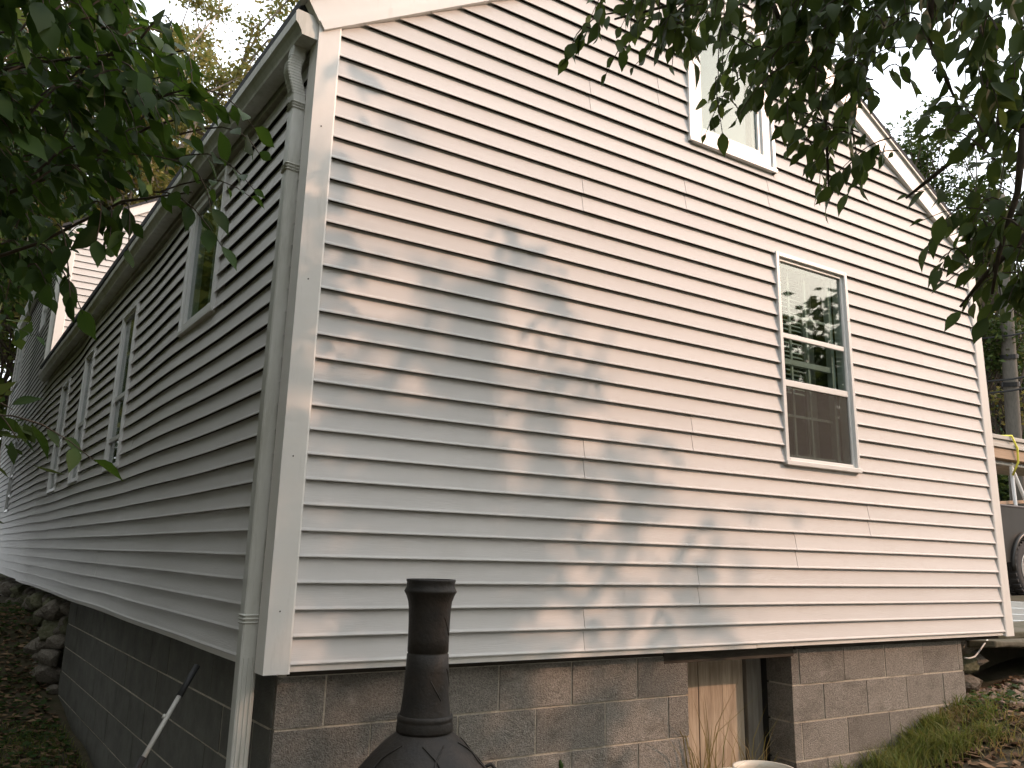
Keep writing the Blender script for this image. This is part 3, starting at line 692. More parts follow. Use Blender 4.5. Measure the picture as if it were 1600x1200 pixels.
def slab(x0, x1, y0, y1, z0, z1, lb):
    bm = bmesh.new(); n = 18; rr = random.Random(int(x0*100)); ring = []
    for k in range(n):
        a = 2*math.pi*k/n; c, s_ = math.cos(a), math.sin(a); q = 1.0/max(abs(c), abs(s_))**0.75*rr.uniform(0.90, 1.03)
        ring.append(((x0+x1)/2+(x1-x0)/2*c*q, (y0+y1)/2+(y1-y0)/2*s_*q))
    V = [(x, y, z0+rr.uniform(-.01,.01)) for x, y in ring]+[(x*1.0, y, z1+rr.uniform(-.012,.012)) for x, y in ring]
    F = [tuple(reversed(range(n))), tuple(range(n, 2*n))]+[(k, (k+1) % n, n+(k+1) % n, n+k) for k in range(n)]
    bm.free(); return tag(bevel(mesh_obj('flat_stone', V, F, m_slab), 0.012), lb, 'stone', 'flat stones at the right corner')
for q in slabs: slab(*q)
# bank holding the yard behind the right corner
TGZ = at(1597, 889, 14.4).z-0.41
def bank():
    mb = MB(); V = []; n = 16; X = np.linspace(5.22, 22, 24); Y = np.concatenate([[0.62, 0.66, 0.70], np.linspace(0.9, 12.0, 13)])
    for y in Y:
        for x in X: V.append((x, y, (-1.0 if y < 0.64 else -0.15)+0.13*smooth(0.7, 1.5, y)+(TGZ+0.02)*smooth(6, 11, x)*(1 if y > 0.64 else 0)+0.012*math.sin(2*x+3*y)*smooth(14, 6, x)))
    F = [(j*24+i, j*24+i+1, (j+1)*24+i+1, (j+1)*24+i) for j in range(n-1) for i in range(23)]
    return mesh_obj('yard_bank', V, F, m_soil, None, True)
tag(bank(), kind='structure')
# pebbles and leaf litter on the slope at right, litter at left
def scatter(name, n, area, mesh_fn, m, lift=0.0):
    V = []; F = []
    for i in range(n):
        x, y = area(); z = ground_h(x, y)+lift
        vv, ff = mesh_fn(); b = len(V)
        V += [(x+p[0], y+p[1], z+p[2]) for p in vv]; F += [tuple(b+q for q in f) for f in ff]
    return tag(mesh_obj(name, V, F, m), kind='stuff')
def litter():
    a = rnd.uniform(0, 6.28); l = rnd.uniform(0.02, 0.05); w_ = l*0.5; t = rnd.uniform(-0.4, 0.4); c, s_ = math.cos(a), math.sin(a)
    P = [(-l,0,0),(0,-w_,t*w_+0.01),(l,0,rnd.uniform(0,0.02)),(0,w_,-t*w_+0.01)]
    return [(p[0]*c-p[1]*s_, p[0]*s_+p[1]*c, p[2]+0.008) for p in P], [(0,1,2),(0,2,3)]
def blade(h, lean):
    def f():
        a = rnd.uniform(0, 6.28); H = h*rnd.uniform(0.5, 1.2); L = lean*H*rnd.uniform(0.3, 1.3); c, s_ = math.cos(a), math.sin(a); w_ = 0.0022+0.0015*rnd.random()
        b = rnd.uniform(0, 6.28); wx, wy = -math.sin(b)*w_, math.cos(b)*w_
        return [(wx,wy,-0.01),(-wx,-wy,-0.01),(c*L*0.35+wx*.8,s_*L*0.35+wy*.8,H*0.6),(c*L*0.35-wx*.8,s_*L*0.35-wy*.8,H*0.6),(c*L,s_*L,H*0.92)], [(0,1,3,2),(2,3,4)]
    return f
def tri_area(x0, x1, y0, y1): return lambda: (rnd.uniform(x0, x1), rnd.uniform(y0, y1))
def sidearea(): 
    p = sd(rnd.uniform(1.5, 9), rnd.uniform(0.02, 1.1), 0); return p.x, p.y
scatter('leaf_litter', 5200, tri_area(3.2, 7.5, -1.6, 0.35), litter, m_litter)
scatter('leaf_litter', 2600, sidearea, litter, m_litter)
def clumps(n, cx, cy, sx, sy, k):
    cs = [(rnd.gauss(cx, sx), min(0.03, rnd.gauss(cy, sy))) for _ in range(k)]
    def f():
        c = rnd.choice(cs); return c[0]+rnd.gauss(0, 0.045), min(0.045, c[1]+rnd.gauss(0, 0.045))
    return f
scatter('grass', 2000, clumps(0, 3.95, -0.12, 0.24, 0.15, 40), blade(0.12, 0.9), m_grass)
scatter('dry_grass', 700, clumps(0, 4.1, -0.2, 0.35, 0.25, 40), blade(0.10, 1.2), m_straw)
scatter('grass', 1500, clumps(0, 3.35, -0.08, 0.30, 0.10, 24), blade(0.17, 0.7), m_grass)
scatter('grass', 450, clumps(0, 5.0, -0.35, 0.4, 0.3, 22), blade(0.07, 0.7), m_grass)
scatter('long_grass', 46, lambda: (2.23+rnd.gauss(0, .03), 0.0+rnd.gauss(0, .03)), blade(0.62, 0.55), m_straw)
scatter('long_grass', 26, lambda: (2.62+rnd.gauss(0, .10), 0.05+rnd.gauss(0, .03)), blade(0.50, 0.5), m_straw)
scatter('grass', 2500, lambda: (lambda p: (p.x, p.y))(sd(rnd.uniform(1.6, 4.5), abs(rnd.gauss(0.1, 0.4)), 0)), blade(0.05, 0.9), m_grass)
def small_leaf_clump():
    V = []; F = []
    a = rnd.uniform(0, 6.28); l = rnd.uniform(0.015, 0.03); h = rnd.uniform(0.01, 0.07); t = rnd.uniform(-.5, .5); c, s_ = math.cos(a), math.sin(a)
    P = [(-l,0,h),(0,-l*.7,h+t*l),(l,0,h+0.005),(0,l*.7,h-t*l)]
    return [(p[0]*c-p[1]*s_, p[0]*s_+p[1]*c, p[2]) for p in P], [(0,1,2),(0,2,3)]
scatter('ground_cover', 3000, sidearea, small_leaf_clump, m_leafL)
scatter('ground_cover', 1400, tri_area(4.4, 7.0, -1.2, 0.2), small_leaf_clump, m_leafL)
peb = []
pb_me = [rock_mesh(50+i, 1) for i in range(4)]
for i, me in enumerate(pb_me): me.materials.append(mat('pebble_%d' % i, [(0.28,0.20,0.15),(0.20,0.18,0.16),(0.33,0.26,0.21),(0.15,0.12,0.10)][i], 0.9, var=0.3, vscale=8))
V = []; F = []; 
vv = np.empty((0,3)); 
for i in range(260):
    px, py = rnd.uniform(1512, 1625), rnd.uniform(1062, 1122)
    x = 4.80+rnd.random()*1.6; y = rnd.uniform(-0.35, 0.30); s_ = rnd.uniform(0.018, 0.05); me = pb_me[i % 4]
    b = len(V); V += [(x+v.co.x*s_*1.2, y+v.co.y*s_, ground_h(x, y)+0.01+v.co.z*s_*0.75) for v in me.vertices]; F += [tuple(b+k for k in p.vertices) for p in me.polygons]
tag(mesh_obj('gravel', V, F, pb_me[0].materials[0]), kind='stuff')
# one weed sprout by the foundation
tag(MB().tube([at(876,1205,3.9), at(877,1196,3.9), at(875,1187,3.9)], [0.006,0.012,0.004], 6).build('weed_sprout', m_leafL, None, True), 'small green weed tip in front of the block wall right of the chiminea', 'weed')

# ------------------------------------------------------------------ foliage tools
def leaf_shape(bend, fold, serr=0.0, wd=0.27):
    """ovate pointed leaf, 1 long, along +x, face up +z"""
    prof = [(0.0,0.012),(0.09,0.085),(0.25,0.205),(0.45,0.25),(0.66,0.195),(0.85,0.075)]
    V = []; F = []
    for i, (x, w_) in enumerate(prof):
        w_ = w_*wd/0.25; z = -bend*x*x
        V += [(x, w_, z+fold*w_), (x, 0, z), (x, -w_, z+fold*w_)]
    V.append((1.0, 0, -bend)); n = len(prof)
    for i in range(n-1):
        a = 3*i; F += [(a+1, a+4, a+3, a), (a+2, a+5, a+4, a+1)]
    a = 3*(n-1); F += [(a+1, len(V)-1, a), (a+2, len(V)-1, a+1)]
    return np.array(V), F
LSH = [leaf_shape(b, f, wd=w_) for b, f, w_ in ((0.10,0.30,.235),(0.25,0.2,.26),(0.06,0.45,.225),(0.34,0.2,.25),(0.18,0.1,.275))]
def leaf_mats(L, pos, axis, nrm):
    x = axis.normalized(); z = (nrm-x*nrm.dot(x)).normalized(); y = z.cross(x)
    m = Matrix((x, y, z)).transposed().to_4x4(); m.translation = pos
    return m @ Matrix.Scale(L, 4)
def twig_leaves(p0, p1, n, L, rg, droop=0.5, sag=0.06):
    """leaves set alternately along a twig that sags from p0 to p1: returns (path, list of (matrix, shape))"""
    p0, p1 = Vector(p0), Vector(p1); d = p1-p0; side = d.cross(Vector((0,0,1)))
    if side.length < 1e-3: side = Vector((1,0,0))
    side.normalize(); path = []
    wob = Vector((rg.gauss(0,1), rg.gauss(0,1), 0))*d.length*0.05
    for i in range(6):
        t = i/5; path.append(p0+d*t+Vector((0,0,sag*math.sin(math.pi*t)))+wob*math.sin(math.pi*t))
    out = []
    for i in range(n):
        t = (i+0.6)/n; k = min(4, int(t*5)); q = path[k].lerp(path[k+1], t*5-k)
        sg = 1 if i % 2 else -1
        ax = d.normalized()*rg.uniform(0.3,0.8)+side*sg*rg.uniform(0.3,0.9)+Vector((rg.gauss(0,.25), rg.gauss(0,.25), -droop*rg.uniform(0.5,2.2)))
        if i == n-1: ax = d.normalized()+Vector((0,0,-droop))
        nm = Vector((rg.gauss(0,.7), rg.gauss(0,.7), 0.9))
        ax.normalize(); out.append((leaf_mats(L*rg.uniform(0.5,1.22), q+ax*0.012, ax, nm), rg.randrange(len(LSH))))
    return path, out
def merge_leaves(items):
    V = []; F = []; b = 0
    for m, k in items:
        v, f = LSH[k]; A = np.array(m); P = v@A[:3,:3].T+A[:3,3]
        V.append(P); F += [tuple(i+b for i in q) for q in f]; b += len(v)
    return np.concatenate(V), F
LME = []
def leaf_meshes(m):
    out = []
    for v, f in LSH:
        me = bpy.data.meshes.new('leaf'); me.from_pydata(v.tolist(), [], f); me.update(); me.materials.append(m)
        me.polygons.foreach_set('use_smooth', [True]*len(me.polygons)); out.append(me)
    return out
def in_frame(P, pad=0):
    q = pix(P); return q is not None and -pad < q[0] < 1600+pad and -pad < q[1] < 1200+pad
def finish_tree(tree, items, lm, limit=300):
    """the largest leaves in view become leaf objects, the others one joined part"""
    sc = []
    for i, (m, k) in enumerate(items):
        c = m @ Vector((0.5, 0, 0)); sc.append((-(m.to_scale().x/(c-CAM).length) if in_frame(c, -4) else 1.0, i))
    sc.sort(); own = {i for s_, i in sc[:limit] if s_ < 0}
    mes = leaf_meshes(lm)
    for i in own:
        m, k = items[i]; o = bpy.data.objects.new('leaf', mes[k]); COL.objects.link(o); o.parent = tree
        mm = m.copy(); mm.translation -= WLOC[tree]; o.matrix_basis = mm
    rest = [it for i, it in enumerate(items) if i not in own]
    V, F = merge_leaves(rest)
    tag(mesh_obj('crown', V, F, lm, tree, True), kind='stuff')
def limb(tree, pts, r0_, r1_, name='branch', m=None, n=7):
    pts = [Vector(p) for p in pts]; N = len(pts)
    return MB().tube(pts, [r0_+(r1_-r0_)*i/(N-1) for i in range(N)], n).build(name, m or m_bark, tree, True)
def curve(a, b, rg, k=6, j=0.05, lift=0.0):
    a, b = Vector(a), Vector(b); L = (b-a).length
    return [a.lerp(b, i/k)+Vector((rg.gauss(0,j)*L, rg.gauss(0,j)*L, lift*L*math.sin(math.pi*i/k)))*(0 if i in (0, k) else 1) for i in range(k+1)]

# ------------------------------------------------------------------ near tree on the right: hanging boughs and the leaves that shade the gable
rg = random.Random(21)
TR = Vector((6.2, -4.6, ground_h(6.2, -4.6)-0.1))
treeR = root('shade_tree', TR, 'large leafy tree whose dark boughs hang over the upper right of the gable', 'tree')
limb(treeR, [TR, TR+Vector((-.05,.05,1.2)), TR+Vector((-.12,.12,2.6)), TR+Vector((-.3,.3,4.2)), TR+Vector((-.5,.5,6.2))], 0.24, 0.10, 'trunk', n=12)
items = []; twigs = MB()
def add_twig(p0, p1, n, L, droop=0.6, tr=0.0035):
    path, lv = twig_leaves(p0, p1, n, L, rg, droop); items.extend(lv); twigs.tube(path, [tr, tr*.9, tr*.75, tr*.6, tr*.5, tr*.35], 4, False)
def pix_twig(px0, py0, d0, px1, py1, d1, n, L, droop=0.6): add_twig(at(px0, py0, d0), at(px1, py1, d1), n, L, droop)
def region_twigs(poly, count, dr, n, L, vec, jit=30, droop=0.6):
    xs = [p[0] for p in poly]; ys = [p[1] for p in poly]; c = 0
    while c < count:
        x, y = rg.uniform(min(xs), max(xs)), rg.uniform(min(ys), max(ys)); ins = False
        for i in range(len(poly)):
            (x1, y1), (x2, y2) = poly[i], poly[i-1]
            if (y1 > y) != (y2 > y) and x < (x2-x1)*(y-y1)/(y2-y1)+x1: ins = not ins
        if not ins: continue
        d = rg.uniform(*dr); pix_twig(x-vec[0]+rg.gauss(0, jit), y-vec[1]+rg.gauss(0, jit), d+rg.uniform(-.05,.2), x, y, d, n+rg.randint(-1, 1), L, droop); c += 1
LR_ = 0.078
B1 = [(915,-60),(925,70),(955,105),(1010,110),(1050,90),(1085,115),(1115,195),(1150,205),(1190,170),(1225,185),(1245,260),(1285,330),(1335,315),(1355,215),(1365,120),(1395,70),(1380,-60)]
region_twigs(B1, 165, (2.8, 3.7), 8, LR_, (-45, 60), droop=0.5)
region_twigs([(1090,-40),(1090,110),(1230,160),(1340,130),(1360,-40)], 30, (3.0, 3.4), 7, LR_, (-60, 60))
for t_ in ((960,20,885,95),(1010,30,945,120),(1060,50,985,110),(1060,60,1050,105),(1120,120,1130,215),(1160,120,1100,215),(1300,230,1290,330),(1270,230,1235,235),(1330,200,1345,290),(1380,110,1430,140),(1370,60,1440,55)):
    pix_twig(t_[0], t_[1], 3.3, t_[2], t_[3], 3.2, 6, LR_)
B2 = [(1380,-60),(1400,30),(1440,50),(1470,110),(1500,190),(1540,210),(1600,190),(1640,100),(1640,-60)]
region_twigs(B2, 58, (2.6, 3.4), 8, 0.078, (-30, 70))
for t_ in ((1600,230,1470,170),(1610,250,1540,215),(1600,280,1545,255),(1600,330,1500,280),(1560,330,1520,350),(1600,350,1545,370),(1610,300,1570,360),(1600,380,1480,370),(1590,370,1440,345),(1540,330,1415,305),(1500,330,1450,385),(1600,400,1520,425),(1610,420,1480,440),(1600,430,1500,490),(1600,440,1540,500),(1605,460,1575,470),(1600,280,1590,420),(1530,250,1440,215),(1600,150,1560,300),(1620,330,1600,470)):
    d = rg.uniform(2.6, 3.2); pix_twig(t_[0]+25, t_[1], d+.1, t_[2], t_[3], d, 7, 0.082, 0.6)
region_twigs([(1430,150),(1470,230),(1440,300),(1470,340),(1450,400),(1510,500),(1640,500),(1640,150)], 26, (2.7, 3.3), 7, 0.080, (-45, 35))
# boughs carrying the visible leaves
for q in ([(1180,-60,3.5),(1230,60,3.4),(1290,180,3.3),(1295,300,3.2)], [(1330,-60,3.4),(1230,-20,3.4),(1080,0,3.35),(960,30,3.3)], [(1640,120,2.9),(1540,210,3.0),(1440,290,3.1),(1415,310,3.1)], [(1600,200,2.8),(1590,300,2.8),(1560,400,2.8),(1550,460,2.8)], [(1460,-50,2.9),(1450,60,2.9),(1490,150,2.9)], [(1640,330,2.9),(1540,430,2.9),(1500,480,2.9)]):
    limb(treeR, [at(*p) for p in q], 0.012, 0.004)
hub = TR+Vector((-.35,.35,4.6))
for e in (at(1180,-60,3.5), at(1330,-60,3.4), at(1640,120,2.9), at(1600,200,2.8), at(1460,-50,2.9), at(1640,330,2.9)):
    limb(treeR, curve(hub, e, rg, 7, 0.02, 0.10), 0.05, 0.012)
pix_twig(925, 45, 3.25, 886, 92, 3.2, 5, 0.075)
nvis = len(items)
# leaves up the sun's path from the shaded part of the gable, foundation and chiminea
def shade(x, z):                                     # how leafy the sun's path is for this point of the gable plane
    edge = np.interp(z, [-1.0,-0.1,0.15,0.7,1.05,1.10,1.7,2.0,2.1,2.4,2.7,2.9], [1.7,1.85,2.45,2.52,2.28,1.42,1.36,1.36,.70,.62,.34,.05])
    core = np.interp(z, [-1.0,0.3,0.9,1.3,1.8,2.2,2.7], [2.0,1.9,1.3,.85,.55,.25,.0])
    if x > edge: return 0.0
    return 1.0 if x < core else 0.30+0.35*(edge-x)/max(1e-3, edge-core)
cand = 0; made = 0
while cand < 14000 and made < 720:
    cand += 1
    x, z = rg.uniform(-2.6, 2.75), rg.uniform(-1.0, 2.75)
    if x < 0: z = rg.uniform(-1.2, 2.2)
    if rg.random() > shade(max(x, 0.02), z): continue
    lo = np.interp(z, [0.0, 1.0, 1.8, 2.5], [3.4, 3.0, 1.6, 1.0]); t = rg.uniform(lo, lo+ (4.5 if z < 1.5 else 2.0))
    P = Vector((x, 0, z))+SUN*t
    q = pix(P)
    if q and -40 < q[0] < 1640 and -40 < q[1] < 1240: continue
    tip = P+Vector((rg.gauss(0,.10), rg.gauss(0,.10), -rg.uniform(.1,.3)))
    if in_frame(tip, 60): continue
    add_twig(P, tip, 7, 0.115, 0.6); made += 1
for i in range(14):                                  # limbs of that part of the crown
    x, z = rg.uniform(0, 1.8), rg.uniform(-0.5, 1.8); e = Vector((x, 0, z))+SUN*rg.uniform(4.0, 7.0)
    if not in_frame(e, 100): limb(treeR, curve(hub, e, rg, 6, 0.03, 0.06), 0.045, 0.010)
# upper crown, outside the sun's path to the lit part of the wall
for i in range(420):
    P = TR+Vector((rg.gauss(0, 1.5), rg.gauss(-0.6, 1.3), rg.uniform(3.2, 7.5)))
    k = -P.y/SUN.y if SUN.y else 0; wpt = P-SUN*(P.y/SUN.y)
    if P.y < 0 and (shade(max(wpt.x, 0.02), wpt.z) == 0 and -1 < wpt.x < 6 and wpt.z < 4.4): continue
    if in_frame(P, 120): continue
    add_twig(P, P+Vector((rg.gauss(0,.2), rg.gauss(0,.2), -rg.uniform(.1,.35))), 7, 0.12)
tag(twigs.build('twig', m_bark, treeR), kind='stuff')
finish_tree(treeR, items, m_leafR)

# ------------------------------------------------------------------ near tree on the left
rg = random.Random(5)
TL = Vector((-3.6, 0.9, ground_h(-3.6, 0.9)-0.1))
treeL = root('leafy_tree', TL, 'dense green tree hanging in from the left in front of the side wall', 'tree')
limb(treeL, [TL, TL+Vector((.05,.0,1.0)), TL+Vector((.12,.05,2.2)), TL+Vector((.1,.2,3.6)), TL+Vector((.0,.3,5.0))], 0.17, 0.06, 'trunk', n=12)
items = []; twigs = MB()
LL = 0.090
region_twigs([(-60,-60),(-60,300),(60,330),(130,300),(220,280),(310,250),(340,160),(290,110),(230,60),(180,-60)], 105, (2.3, 3.0), 7, LL, (75, 25), droop=0.45)
region_twigs([(-60,-60),(-60,440),(60,440),(100,330),(280,270),(330,160),(250,80),(200,-60)], 210, (3.2, 4.6), 8, 0.085, (60, 20), droop=0.45)
region_twigs([(-60,100),(-60,480),(70,470),(110,380),(160,330),(120,180),(80,90)], 190, (4.2, 6.0), 8, 0.085, (40, 10), droop=0.5)
for t_ in ((250,150,400,205),(280,210,405,240),(270,250,400,300),(250,300,395,310),(240,300,350,390),(260,90,300,130),(220,60,270,50),(190,320,200,395),(170,330,170,390),(140,320,150,380),(60,380,130,490),(40,420,80,470),(90,350,110,470),(200,170,360,180),(200,240,330,330)):
    pix_twig(t_[0], t_[1], 2.7, t_[2], t_[3], 2.55, 7, LL, 0.4)
pix_twig(-80, 655, 2.6, 150, 722, 2.5, 9, 0.10, 0.35)
pix_twig(-60, 690, 2.6, 20, 640, 2.6, 5, 0.07, 0.2)
pix_twig(-60, 640, 2.6, 30, 690, 2.55, 4, 0.07, 0.2)
hubL = TL+Vector((.1,.1,2.6))
for q in ([(-60,330,3.0),(120,260,2.9),(230,200,2.8),(330,170,2.7)], [(-60,420,3.2),(60,380,3.0),(190,315,2.8),(300,300,2.7)], [(-60,120,3.0),(120,90,2.9),(250,80,2.8)], [(-60,660,2.62),(-40,660,2.6)]):
    limb(treeL, [at(*p) for p in q], 0.007, 0.003); limb(treeL, curve(hubL, at(*q[0]), rg, 6, 0.03, 0.04), 0.04, 0.008)
for i in range(900):                                 # the rest of the crown, out of view
    P = TL+Vector((rg.gauss(0, 1.3), rg.gauss(0.6, 2.2), rg.uniform(0.9, 6.0)))
    if P.x > -1.3 or in_frame(P, 30): continue
    add_twig(P, P+Vector((rg.gauss(0,.2), rg.gauss(0,.2), -rg.uniform(.05,.3))), 8, 0.11)
tag(twigs.build('twig', m_bark, treeL), kind='stuff')
finish_tree(treeL, items, m_leafL)

# ------------------------------------------------------------------ background trees
def far_tree(base, h, cw, ch, label, lm, bark, n, leaf, seed, dens=0.55, lean=0.0, name='background_tree', group='trees behind the house', spread=0.62):
    rg = random.Random(seed); base = Vector(base)
    t = root(name, base, label, 'tree', group)
    top = base+Vector((lean, 0, h*0.80)); tr = curve(base, top, rg, 7, 0.012)
    limb(t, tr, h*0.013, h*0.004, 'trunk', bark, 9)
    cz = base.z+h-ch/2; ends = []
    br = MB()
    for i in range(40):
        f = rg.uniform(0.30, 1.0); a = rg.uniform(0, 6.28); s0 = tr[int(f*6.99)]
        rr = math.sqrt(rg.random())*cw/2; e = Vector((base.x+lean*f+math.cos(a)*rr, base.y+math.sin(a)*rr, cz+rg.uniform(-0.46, 0.5)*ch))
        if e.z < s0.z: e.z = s0.z+rg.uniform(0.0, 0.15)*h*0.4
        c = curve(s0, e, rg, 5, 0.05, 0.05); br.tube(c, [h*0.0042*(1-0.16*k) for k in range(6)], 5, False); ends += [(c[k], 0.4+0.15*k) for k in (3, 4, 5)]
        for _ in range(4):
            e2 = c[rg.randint(2, 5)]+Vector((rg.gauss(0,1), rg.gauss(0,1), rg.gauss(0.3,.7)))*cw*0.11
            c2 = curve(c[rg.randint(2, 4)], e2, rg, 3, 0.06); br.tube(c2, [h*0.0018, h*0.0015, h*0.0012, h*0.0007], 4, False); ends += [(c2[2], 1), (c2[3], 1)]
    br.build('branch', bark, t)
    V = []; F = []
    for i in range(n):
        c, wgt = rg.choice(ends); sg = cw*0.045*spread/0.62
        P = c+Vector((rg.gauss(0, sg), rg.gauss(0, sg), rg.gauss(0, sg*0.8)))
        ax = Vector((rg.gauss(0,1), rg.gauss(0,1), rg.gauss(-.3,.6))).normalized(); nm = Vector((rg.gauss(0,.6), rg.gauss(0,.6), 1)); sd_ = ax.cross(nm).normalized()
        L = leaf*rg.uniform(.6, 1.3); b = len(V)
        V += [P, P+ax*L*.5+sd_*L*.3, P+ax*L, P+ax*L*.5-sd_*L*.3]; F.append((b, b+1, b+2, b+3))
    mesh_obj('crown', V, F, lm, t)
    return t
def base_of(px, py, d):
    P = at(px, py, d); return P
p = at(270, 150, 21); far_tree((p.x, p.y, -0.6), 15.5, 8.2, 10.5, 'tall thin autumn tree with pale limbs behind the left roof edge', m_leafYel, m_palebark, 85000, 0.115, 3, lean=-0.4, spread=0.30)
p = at(90, 300, 25); far_tree((p.x, p.y, -0.6), 13.0, 7.5, 10, 'bushy green tree behind the dark left boughs', m_leafYel, m_bark, 30000, 0.13, 4, spread=0.4)
p = at(5, 560, 24); far_tree((p.x, p.y, -0.6), 10.0, 4.6, 9.0, 'dense green tree at the far left end of the house', m_leafFar, m_bark, 13000, 0.16, 14)
p = at(1385, 200, 24); far_tree((p.x, p.y, -0.3), 12.4, 3.0, 5.0, 'slim green treetop just above the right roof slope', m_leafDark, m_bark, 13000, 0.13, 5, spread=0.5)
p = at(1465, 300, 24); far_tree((p.x, p.y, -0.3), 11.6, 3.8, 6.0, 'rounded green treetop right of the roof slope', m_leafDark, m_bark, 24000, 0.13, 6, spread=0.55)
p = at(1548, 420, 27); far_tree((p.x, p.y, 0.0), 10.6, 2.3, 6.0, 'slender autumn tree behind the utility pole', m_leafYel, m_bark, 3600, 0.15, 7, spread=0.4)
p = at(1590, 560, 34); far_tree((p.x, p.y, 0.1), 11.5, 5.5, 9.5, 'thin leafed olive tree behind the right corner', m_leafDark, m_bark, 14000, 0.17, 8)
p = at(1540, 500, 38); far_tree((p.x, p.y, 0.1), 11.0, 5.0, 9.0, 'green tree farthest back beside the corner post', m_leafDark, m_bark, 11000, 0.18, 18)
p = at(1560, 680, 30); far_tree((p.x, p.y, 0.1), 5.4, 5.0, 5.0, 'low bushy green hedge tree behind the lumber', m_leafDark, m_bark, 9000, 0.16, 9)
def spruce(base, h, w_, label, seed):
    rg = random.Random(seed); base = Vector(base); t = root('spruce_tree', base, label, 'tree')
    limb(t, [base, base+Vector((0,0,h*.5)), base+Vector((0,0,h))], h*0.02, 0.01, 'trunk', m_bark, 8)
    V = []; F = []
    for i in range(9000):
        f = rg.random()**0.7; z = h*(0.08+0.92*f); r = w_/2*(1-f)*math.sqrt(rg.random())*(0.75+0.25*math.sin(z*9)); a = rg.uniform(0, 6.28)
        P = base+Vector((r*math.cos(a), r*math.sin(a), z-r*0.25)); ax = Vector((math.cos(a), math.sin(a), -0.45+rg.gauss(0,.3))).normalized(); s_ = ax.cross(Vector((rg.gauss(0,.4),rg.gauss(0,.4),1))).normalized(); L = rg.uniform(.18,.34); b = len(V)
        V += [P, P+ax*L*.5+s_*.035, P+ax*L, P+ax*L*.5-s_*.035]; F.append((b, b+1, b+2, b+3))
    mesh_obj('crown', V, F, m_spruce, t)
p = at(1562, 640, 31); spruce((p.x, p.y, 0.1), 7.6, 4.6, 'blue green spruce behind the utility pole', 11)

# ------------------------------------------------------------------ the woods round the yard (behind and beside the camera; they shade the walls and show in the panes)
def woodland():
    rg = random.Random(77); V = []; F = []; mi = []
    spots = [(-7.0+rg.uniform(-1,1), y, rg.uniform(8, 12), 2.6) for y in range(-5, 17, 2)]+[(-11.0+rg.uniform(-1,1), y, rg.uniform(10, 14), 3.2) for y in range(-6, 20, 3)]
    spots += [(-4.9+rg.uniform(-.4,.4), y, rg.uniform(6.5, 9), 1.7) for y in (-3.5, -1.5, 3, 4.6, 6.2, 7.8, 9.4, 11, 13, 15)]+[(-3.4, 5.5, 6.0, 0.9), (-3.3, 8.5, 6.0, 0.9), (-3.6, 11.5, 6.5, 0.9), (-3.6, 14.5, 6.5, 0.9)]
    spots += [(x, -11+rg.uniform(-1.5,1.5), rg.uniform(8, 12), 2.8) for x in range(-10, 3, 2)]+[(x, -16+rg.uniform(-1.5,1.5), rg.uniform(10, 13), 3.2) for x in range(-9, 3, 3)]
    spots += [(11.5, -7.0, 4.0, 2.2), (13.5, -9.5, 4.6, 2.4), (10.5, -11.5, 5.0, 2.5), (16, -9, 5.2, 2.6), (15.5, -13, 6.0, 2.8), (19, -10, 6.0, 2.8), (7.5, -13, 5.0, 2.6)]
    spots += [(3.3+D*math.sin(R(a)), D*math.cos(R(a)), h_+rg.uniform(-.3,.2), 1.8) for a in range(121, 156, 5) for D, h_ in ((12.5, 4.2), (15, 5.0))]
    spots += [(3.3+D*math.sin(R(a)), D*math.cos(R(a)), D*math.tan(R(e)), 4.0) for a in range(104, 176, 6) for D, e in ((40, 22.0+rg.uniform(-1.2,.6)), (47, 22.0+rg.uniform(-1.5,.6)))]
    for x, y, h, r in spots:
        g = ground_h(x, y); mb = MB().tube([(x, y, g-0.2), (x+.1, y, g+h*.4), (x, y+.1, g+h*.8)], [h*.02, h*.014, h*.006], 7, False)
        b = len(V); V += [Vector(v) for v in mb.V]; F += [tuple(i+b for i in f) for f in mb.F]; mi += [0]*len(mb.F)
        cl = [(Vector((rg.gauss(0, r*.5), rg.gauss(0, r*.5), h*rg.uniform(.22, 0.95))), rg.uniform(.35, .75)*(1 if r < 4 else 1.5)) for _ in range(34)]
        for i in range(2600 if x < -3.5 and r < 4 else 1700):
            c, q = rg.choice(cl); P = Vector((x, y, g))+c+Vector((rg.gauss(0,q), rg.gauss(0,q), rg.gauss(0,q*.7)))
            ax = Vector((rg.gauss(0,1), rg.gauss(0,1), rg.gauss(-.3,.6))).normalized(); s_ = ax.cross(Vector((rg.gauss(0,.6), rg.gauss(0,.6), 1))).normalized(); L = rg.uniform(.16, .36)*(1 if r < 4 else 2.6); b = len(V)
            V += [P, P+ax*L*.5+s_*L*.3, P+ax*L, P+ax*L*.5-s_*L*.3]; F.append((b, b+1, b+2, b+3)); mi.append(1)
    return tag(mesh_obj('woodland', V, F, [m_bark, m_leafFar], None, False, mi), kind='stuff')
woodland()

